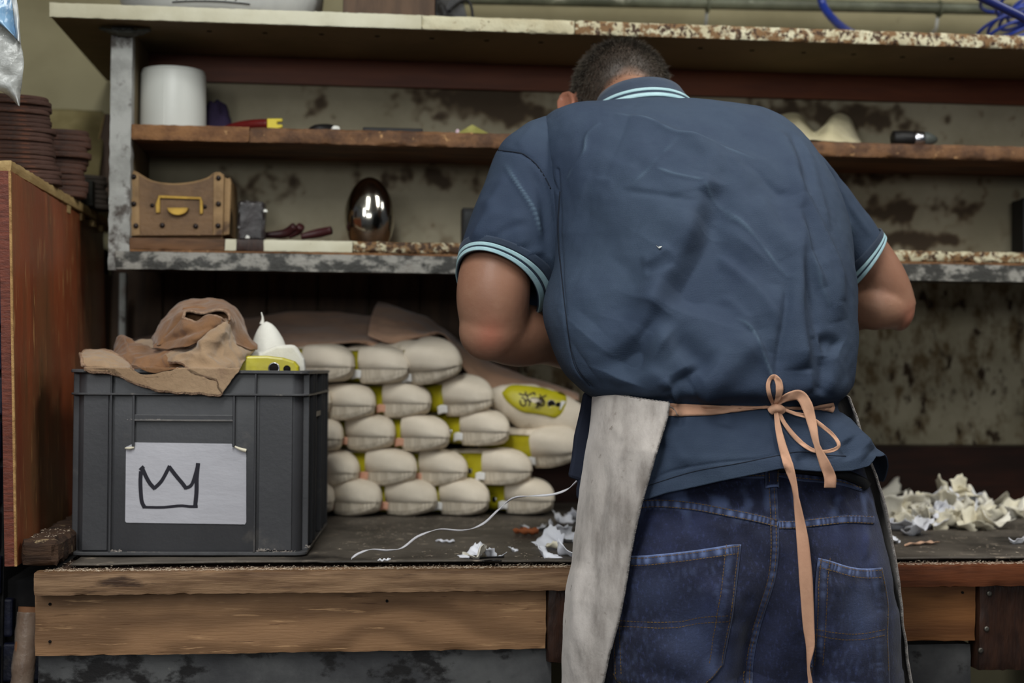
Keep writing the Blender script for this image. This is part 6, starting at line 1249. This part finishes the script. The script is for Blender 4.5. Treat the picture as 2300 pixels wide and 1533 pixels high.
for nm, S_ in (('L', PL), ('R', PR)):
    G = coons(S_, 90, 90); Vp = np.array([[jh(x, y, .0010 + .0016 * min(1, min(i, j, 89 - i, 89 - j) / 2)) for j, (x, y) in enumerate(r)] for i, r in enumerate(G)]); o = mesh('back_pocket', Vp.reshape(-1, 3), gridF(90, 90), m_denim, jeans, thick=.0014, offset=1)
    if o.data.polygons[100].normal.y > 0: o.data.flip_normals()
    Q = G.reshape(-1, 2); fd = np.zeros(len(Q)); dk = np.zeros(len(Q)); sh_ = lambda L, dx, dy: [(a + dx, b + dy) for a, b in L]
    fd = np.maximum(fd, .8 * pucker(Q, sh_(S_['top'], 0, 10), 9, per=13)); fd = np.maximum(fd, .95 * np.exp(-(seg_dist(Q, cr(S_['top'], 40))[0] / 2.2) ** 2))
    fd = np.maximum(fd, .45 * np.exp(-(seg_dist(Q, cr(S_['left'], 40))[0] / 1.8) ** 2)); fd = np.maximum(fd, .55 * np.exp(-(seg_dist(Q, cr(S_['right'], 40))[0] / 2) ** 2))
    fd = np.maximum(fd, .40 * pucker(Q, sh_(S_['left'], 14, 0), 7, per=26)); fd = np.maximum(fd, .30 * pucker(Q, sh_(S_['right'], -22, 0), 9, per=28))
    for (cx_, cy_, rx, ry, a_) in ((1560,1430,70,70,.16), (1930,1370,38,75,.20), (1600,1490,30,30,.26), (1470,1330,60,40,.10)): fd = np.maximum(fd, a_ * np.exp(-((Q[:, 0] - cx_) / rx) ** 2 - ((Q[:, 1] - cy_) / ry) ** 2))
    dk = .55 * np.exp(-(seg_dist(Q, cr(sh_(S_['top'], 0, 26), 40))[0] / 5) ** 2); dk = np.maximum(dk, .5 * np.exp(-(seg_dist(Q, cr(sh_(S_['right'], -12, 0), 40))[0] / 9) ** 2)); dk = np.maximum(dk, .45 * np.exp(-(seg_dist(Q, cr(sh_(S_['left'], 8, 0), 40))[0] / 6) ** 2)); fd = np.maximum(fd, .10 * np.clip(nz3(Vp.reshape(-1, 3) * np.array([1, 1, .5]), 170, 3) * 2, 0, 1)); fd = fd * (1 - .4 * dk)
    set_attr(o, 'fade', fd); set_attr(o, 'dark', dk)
def lay(name, line, w, lift, m, parent, nn=60, cross=5, surf=jh, thick=.001, fade_=None, dense=None):
    P = cr(line, nn); T = np.gradient(P, axis=0); T /= np.linalg.norm(T, axis=1, keepdims=True) + 1e-9; Nn_ = np.stack([-T[:, 1], T[:, 0]], 1); ww = np.broadcast_to(np.asarray(w, float), (len(line),)); ww = np.interp(np.linspace(0, 1, nn), np.linspace(0, 1, len(line)), ww)
    V = []; Q = []
    for i in range(nn):
        for t in np.linspace(-.5, .5, cross): x, y = P[i] + Nn_[i] * ww[i] * t; V.append(surf(x, y, lift * (1 - .6 * (2 * t) ** 4))); Q.append((x, y))
    o = mesh(name, V, gridF(nn, cross), m, parent, thick=thick, offset=0); 
    if fade_: set_attr(o, 'fade', fade_(np.array(Q))); set_attr(o, 'dark', np.zeros(len(Q)))
    return o
for ln in (yokeL, yokeR): lay('yoke_seam', ln, 17, .0016, m_denim, jeans, 140, 7, fade_=lambda Q, ln=ln: np.maximum(.75 * pucker(Q, ln, 8, per=13), .5 * np.exp(-((seg_dist(Q, cr([(a, b - 8) for a, b in ln], 50))[0]) / 2) ** 2)))
cs = [(1733,1060),(1738,1110),(1741,1177),(1741,1240),(1733,1300),(1712,1366),(1700,1410),(1690,1455),(1684,1500),(1682,1560)]
lay('centre_seam', cs, 15, .0016, m_denim, jeans, 140, 7, fade_=lambda Q: np.maximum(.35 * pucker(Q, cs, 7, per=15), .55 * np.exp(-(seg_dist(Q, cr([(a + 7.5, b) for a, b in cs], 60))[0] / 1.6) ** 2)))
# waistband, belt, loop
wb = [(1560,1070),(1640,1072),(1716,1072),(1749,1069),(1795,1078),(1843,1082),(1889,1088),(1938,1102)]
lay('waistband', [(a, b - 13) for a, b in wb], 30, .0024, m_denim, jeans, 120, 9, fade_=lambda Q: np.maximum(.6 * np.exp(-(seg_dist(Q, cr([(a, b + 1) for a, b in wb], 60))[0] / 2.2) ** 2), .4 * pucker(Q, [(a, b - 12) for a, b in wb], 10, per=17)))
m_belt = mat('black_leather_belt', s(24,23,24), s(16,15,16), 30, rough=.38, bump=.15, spec=.5)
jb = lambda x, y, l: (lambda h: h)(jh(x, max(y, 1056), l)) + np.array([0, 0, 0 if y >= 1056 else (at(1800, y, 2.0)[2] - at(1800, 1056, 2.0)[2])])
lay('belt', [(1560,1052),(1650,1052),(1740,1050),(1800,1054),(1850,1060),(1893,1067),(1930,1082),(1944,1094)], 21, .006, m_belt, person, 100, 7, surf=jb, thick=.003)
lay('belt_loop', [(1731,1052),(1732,1075),(1733,1098)], 30, .0085, m_denim, jeans, 16, 9, surf=jb, thick=.002, fade_=lambda Q: np.maximum(.75 * (np.abs(Q[:, 1] - 1096) < 2.5), .5 * (np.abs(np.abs(Q[:, 0] - 1732) - 14) < 2.2)))
# stitching: rows of single stitches in brown thread
m_st = mat('brown_gold_thread', s(112,88,48), s(92,70,38), 30, rough=.7, bump=0); st = []
def stitch(line, dx, dy, lift, step=7.5, w=1.5, on=.7):
    P = cr([(a + dx, b + dy) for a, b in line], 400); L = np.concatenate([[0], np.cumsum(np.hypot(*np.diff(P, axis=0).T))]); k = 0
    while (k + 1) * step < L[-1]:
        a_, b_ = [np.array([np.interp(s_, L, P[:, 0]), np.interp(s_, L, P[:, 1])]) for s_ in (k * step, (k + on) * step)]; t = (b_ - a_) / np.linalg.norm(b_ - a_); n = np.array([-t[1], t[0]]) * w / 2; k += 1
        if max(a_[0], b_[0]) > 1990 or a_[1] > 1600: continue
        st.append(([jh(*(a_ - n), lift), jh(*(a_ + n), lift), jh(*(b_ + n), lift), jh(*(b_ - n), lift)], [(0, 1, 2, 3)]))
for ln in (yokeL, yokeR): stitch(ln, 0, -7, .0036); stitch(ln, 0, 7.5, .0036)
stitch(cs, 0, 0, .0036); stitch(cs, -11, 0, .0032)
for S_ in (PL, PR):
    stitch(S_['top'], 0, 5, .0048); stitch(S_['top'], 0, 21, .0048); stitch(S_['right'], -5, 0, .0048); stitch(S_['left'], 5, 0, .0048); stitch(S_['bot'], 0, -6, .0048)
stitch(PL['left'], 17, 0, .0048); stitch(PL['right'], -33, 0, .0048); stitch(PR['left'], 24, 0, .0048)
for o_ in (0, 13): stitch([(1382,1390 + o_),(1450,1396 + o_),(1520,1394 + o_),(1570,1384 + o_),(1640,1378 + o_)], 0, 0, .0048); stitch([(1828,1410 + o_),(1870,1418 + o_),(1930,1422 + o_),(1990,1411 + o_)], 0, 0, .0048)
stitch(wb, 0, -3, .0050); stitch([(1722,1058),(1722,1094)], 0, 0, .0115); stitch([(1741,1058),(1741,1094)], 0, 0, .0115)
V, Fc = join_raw(st); mesh('stitching', V, Fc, m_st, jeans, smooth=False)
# ---------------- apron: one sheet wrapped round the front, from the left hip to the right hip
m_apron = mat('pale_suede_apron', s(200,192,187), s(178,170,164), 4, (1,1,.6), rough=.95, bump=.3, bsc=160, sheen=.15, spots=((s(112,104,98), 5, .62, .10, (1.6,1,.5)), (s(124,114,106), 40, .68, .06)))
edgeL = np.array([(905,1502),(935,1496),(990,1478),(1080,1450),(1140,1432),(1220,1414),(1300,1400),(1370,1385),(1430,1368),(1533,1348),(1800,1300),(2400,1260)], float)
silL = np.array([(880,1338),(950,1332),(1000,1324),(1100,1308),(1200,1297),(1265,1289),(1330,1274),(1400,1269),(1533,1266),(1800,1262),(2400,1250)], float)
silR = np.array([(880,1886),(905,1893),(940,1908),(1000,1925),(1065,1950),(1150,1972),(1260,1993),(1400,2008),(1470,2020),(1533,2032),(1800,2060),(2400,2080)], float)
def ap_row(py, n=150):
    eL, sl, sr = [np.interp(py, A[:, 0], A[:, 1]) for A in (edgeL, silL, silR)]; ys = 2.10; z = at(1560, py, ys)[2]; xl, xr = at(sl, py, ys)[0], at(sr, py, ys)[0]
    yb = np.interp(py, [880, 930, 1000, 1130, 1300, 1500], [1.960, 1.950, 1.926, 1.918, 1.924, 1.946]); yf = 2.212; 
    th_ = np.linspace(-math.pi, math.pi, 4001)  # -pi = left side; from there towards the back is negative sin
    e = 2 / 2.3; pts = lambda t: np.stack([(xl + xr) / 2 + (xr - xl) / 2 * np.abs(np.cos(t)) ** e * np.sign(np.cos(t)), np.where(np.sin(t) < 0, ys - (ys - yb) * np.abs(np.sin(t)) ** e, ys + (yf - ys) * np.abs(np.sin(t)) ** e), np.full_like(t, z)], 1)
    tb = np.linspace(math.pi, 1.5 * math.pi, 500); pb = proj(pts(tb)); k = int(np.argmin(np.abs(pb[:, 0] - eL))); t0 = tb[k]
    t1 = -.28
    u = np.linspace(0, 1, n); u = np.where(u < .5, u, u); t = t0 + (t1 - t0) * (1 - (1 - u) ** 1.0); return pts(t)
pyr = np.concatenate([np.linspace(0, 1, 190) ** 1.0 * 700 + 900, np.linspace(1610, 2350, 40)]); rows_ = []
for i, py in enumerate(pyr): rows_.append(ap_row(py))
A = np.array(rows_)
# top edge rises slightly from the corner towards the side
zt = at(1560, 900, 2.1)[2]
u = np.linspace(0, 1, 150); rise = np.interp(u, [0, .16, .30, .8, 1.0], [.0, .013, .016, .016, .006])
w = np.clip(1 - (zt - A[..., 2]) / .05, 0, 1); A[..., 2] += rise[None] * w
ap = mesh('apron', A.reshape(-1, 3), gridF(len(pyr), 150), None, person); ap.data.materials.append(m_apron)
P = getV(ap); N_ = getN(ap)
cen = np.array([at(1640, 1100, 2.09)[0], 2.09, 0]); 
if (((P - cen) * [1, 1, 0]) * N_).sum(1).mean() < 0: ap.data.flip_normals(); N_ = -N_
q = proj(P); D = .003 * nz3(P * np.array([1, 1, .6]), 12, 8) + .0012 * nz3(P, 36, 2)
for pts, w_, am in (([(1345,1000),(1360,1100),(1340,1250),(1330,1400),(1335,1533)], 16, -4), ([(1310,1260),(1300,1340),(1320,1500)], 12, 5), ([(1470,940),(1420,1000),(1390,1040)], 9, 2.5), ([(1380,950),(1400,990)], 9, 2), ([(1400,1080),(1370,1200),(1350,1300)], 22, 4), ([(1300,1380),(1290,1450),(1300,1533)], 9, 3)):
    d, al, sd = seg_dist(q, cr(pts, 20) if len(pts) > 2 else pts); D += am / 1000 * np.exp(-(d / w_) ** 2) * np.clip(np.minimum(al, 1 - al) * 5, 0, 1)
D *= (P[:, 1] < 2.12); setV(ap, P + N_ * D[:, None]); md = ap.modifiers.new('t', 'SOLIDIFY'); md.thickness = .0022; md.offset = 1
m_zig = mat('edge_stitching', s(168,162,158), s(120,114,110), 120, rough=.9, bump=.6, bsc=400)
def edging(col, name):
    E_ = getV(ap).reshape(len(pyr), 150, 3)[:, col]; E_ = cr(E_[:200], 1200); r_ = .0016 + .0008 * (np.arange(1200) % 4 < 2); loft(name, tubeRings(E_, r_, 6), m_zig, ap)
edging(0, 'edge_stitching'); edging(149, 'edge_stitching')
E_ = getV(ap).reshape(len(pyr), 150, 3)[0]; loft('top_hem', tubeRings(cr(E_, 500), .0018 + .0006 * (np.arange(500) % 4 < 2), 6), m_zig, ap)
# dark front tail of the shirt beside the apron
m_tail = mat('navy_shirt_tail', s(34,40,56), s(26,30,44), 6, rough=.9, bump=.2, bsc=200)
tl_ = [(1312,880),(1304,923),(1291,978),(1285,1030),(1277,1072),(1300,1079),(1296,1098),(1296,1120),(1312,1127),(1350,1100),(1372,1000),(1372,880)]
extrude_px('shirt_tail', tl_, 2.165, 2.178, m_tail, polo, smooth=False, bevel=.005)
b_sl = bvh([c for c in polo.children if c.name.startswith('sleeve')][0])
def js(x, y, l):
    h, _ = hit(b_sl, x, y, l); return at(x, y, 2.27) if h is None else h
def jpp(x, y, l):
    h, _ = hit(b_polo, x, y, l); return at(x, y, 2.2) if h is None else h
m_seam = mat('shaded_seam', s(24,30,42), rough=.9, bump=0)  # seam colour darkened to carry the shade where sleeve tucks under the back
lay('seam', [(1119,337),(1135,339),(1152,341),(1173,345),(1190,356),(1207,372),(1224,398),(1237,424)], [2.6,3,3,3,3,3,3,3], .0006, m_seam, polo, 60, 3, surf=js, thick=.0005)
lay('seam', [(1258,430),(1254,500),(1256,560),(1262,620),(1268,680),(1276,740),(1283,790),(1296,830),(1325,866)], [3,3,3,2.6,2.2,2,1.8,1.8,1.6], .0006, m_seam, polo, 90, 3, surf=jpp, thick=.0005)
lay('seam', [(1427,1100),(1480,1082),(1560,1058),(1660,1040),(1740,1024),(1800,1014),(1860,1022),(1900,1024)], 1.8, .0005, m_seam, polo, 90, 3, surf=jpp, thick=.0004)
# ---------------- apron ties
m_tie = mat('salmon_cotton_tape', s(206,160,132), s(192,146,120), 14, rough=.8, bump=.15, bsc=200); weave(m_tie, 1100, .2)
def jp(x, y, l):
    h, _ = hit(b_polo, x, y, l); return at(x, y, 1.99) if h is None or h[1] > 2.12 else h
lay('waist_tie', [(1498,919),(1540,920),(1600,920),(1650,918),(1700,915),(1738,912)], [31,30,25,17,9,7], .004, m_tie, ap, 80, 9, surf=jp, thick=.0008)
lay('waist_tie', [(1744,913),(1780,916),(1820,916),(1848,914),(1870,915)], [7,9,8,16,26], .004, m_tie, ap, 40, 7, surf=jp, thick=.0008)
k0 = jp(1739, 912, .009)
def ribbon(name, pts, wpx, lifts=None, tw=None, nn=90, par=None):
    """pts: (px, py, depth) centre line; the tape faces the viewer, twisting by tw degrees"""
    P2 = cr(np.array([p[:2] for p in pts], float), nn); Y_ = cr(np.array([[p[2]] for p in pts], float), nn)[:, 0]; ww = np.interp(np.linspace(0, 1, nn), np.linspace(0, 1, len(wpx)), wpx); tt = np.interp(np.linspace(0, 1, nn), np.linspace(0, 1, len(tw or [0, 0])), tw or [0, 0])
    T = np.gradient(P2, axis=0); T /= np.linalg.norm(T, axis=1, keepdims=True) + 1e-9; Nn_ = np.stack([-T[:, 1], T[:, 0]], 1); V = []
    for i in range(nn):
        sc = 2.0 / F
        for t in np.linspace(-.5, .5, 7):
            c_, s_ = math.cos(math.radians(tt[i])), math.sin(math.radians(tt[i])); x, y = P2[i] + Nn_[i] * ww[i] * t; yy = Y_[i] + ww[i] * t * s_ * sc * 1.2 + .0012 * (1 - 4 * t * t) * math.sin(i * .35); h_, _ = hit(b_polo, x, y, .0); yy = min(yy, h_[1] - .0035) if h_ is not None else yy; V.append(at(x, y, yy))
    return mesh(name, V, gridF(nn, 7), m_tie, ap, thick=.0008, offset=0)
K = k0[1]
ribbon('tie_loop', [(1737,908,K), (1728,886,K-.008), (1725,864,K-.014), (1730,850,K-.018), (1739,846,K-.020), (1748,856,K-.022), (1751,874,K-.022), (1748,892,K-.016), (1741,908,K-.002)], [8, 10, 9, 9, 11, 15, 17, 13, 8], tw=[0, 10, 20, 40, 40, 10, 0])
ribbon('tie_loop', [(1744,912,K-.004), (1762,950,K-.006), (1790,985,K-.010), (1820,1008,K-.016), (1846,1014,K-.018), (1872,1010,K-.018), (1884,999,K-.018), (1872,978,K-.014), (1845,955,K-.012), (1815,936,K-.008), (1785,928,K-.006), (1748,914,K-.002)], [8, 9, 11, 9, 8, 8, 8, 8, 9, 10, 8, 6])
ribbon('tie_tail', [(1742,908,K-.004), (1768,892,K-.016), (1796,888,K-.022), (1813,912,K-.026), (1825,955,K-.030), (1835,1000,K-.034), (1852,1040,K-.036), (1864,1070,K-.036), (1864,1095,K-.034)], [9, 18, 24, 26, 20, 13, 24, 27, 26], tw=[0, 20, 30, 0, 10, 30, 0, 0])
ribbon('tie_tail', [(1742,916,K-.004), (1748,960,K-.012), (1757,1000,K-.020), (1771,1045,K-.030), (1783,1085,K-.034), (1788,1115,K-.036), (1795,1160,K-.038), (1803,1215,K-.040), (1810,1300,K-.042), (1816,1400,K-.040), (1820,1450,K-.038), (1816,1495,K-.036), (1820,1533,K-.034), (1826,1590,K-.034), (1826,1640,K-.034)], [8, 14, 18, 22, 14, 12, 20, 27, 30, 26, 20, 6, 9, 20, 22], tw=[0, 10, 0, 20, 40, 50, 20, 0, 0, 0, 10, 60, 40, 10, 0])
kb = [k0 + np.array([-.0095, 0, -.004]), k0 + np.array([-.004, -.004, .001]), k0 + np.array([.004, -.004, .001]), k0 + np.array([.0095, 0, -.003])]
R = tubeRings(cr(kb, 20), [.0035] + [.0062] * 18 + [.0035], 14); loft('tie_knot', R + .0006 * nz3(R, 260, 1)[..., None], m_tie, ap)
tube('loose_thread', [jp(1504, 908, .004), jp(1512, 922, .005), jp(1517, 934, .004)], .0008, m_zig, ap, m=5, n=10)
mesh('lint_speck', [jp(1477, 553, .003), jp(1481, 558, .004), jp(1488, 556, .003), jp(1483, 561, .003)], [(0, 1, 3), (1, 2, 3)], m_white, polo, thick=.0006)
# ---------------- shoes on the feet
m_shoe = mat('dark_leather_shoe', s(40,34,30), rough=.5, bump=.1); m_shsole = mat('rubber_sole', s(28,26,26), rough=.8, bump=0)
for Lg in LEG:
    f0 = Lg[-1]; 
    R = []
    for t in np.linspace(0, 1, 16): yy = f0[1] - .075 + .29 * t; w_ = .036 + .012 * math.sin(t * 2.6); w_ *= min(1, .55 + 3 * min(t, 1 - t) * 2); hh = .105 - .06 * t if t > .35 else .10; R.append([(f0[0] + w_ * math.cos(a), yy, .022 + hh * (.5 + .5 * math.sin(a)) * (1 if t < .95 else .7)) for a in np.linspace(0, 2 * math.pi, 24, endpoint=False)])
    so = loft('shoe', R, m_shoe, person); R = []
    for z_ in (0, .022): R.append([(f0[0] + .047 * math.cos(a) * (1 if math.sin(a) < 0 else 1.04), f0[1] + .07 + .15 * math.sin(a), z_) for a in np.linspace(0, 2 * math.pi, 40, endpoint=False)])
    loft('shoe_sole', R, m_shsole, so, smooth=False)
# the shoe held between the hands
o = dup(protos[1]); o.location = Vector(obj_c) + Vector((.0, -.05, -.035)); o.rotation_euler = (math.radians(10), 0, math.radians(8)); tag(o, 'canvas shoe on a yellow last held in both hands in front of the man', 'shoe')
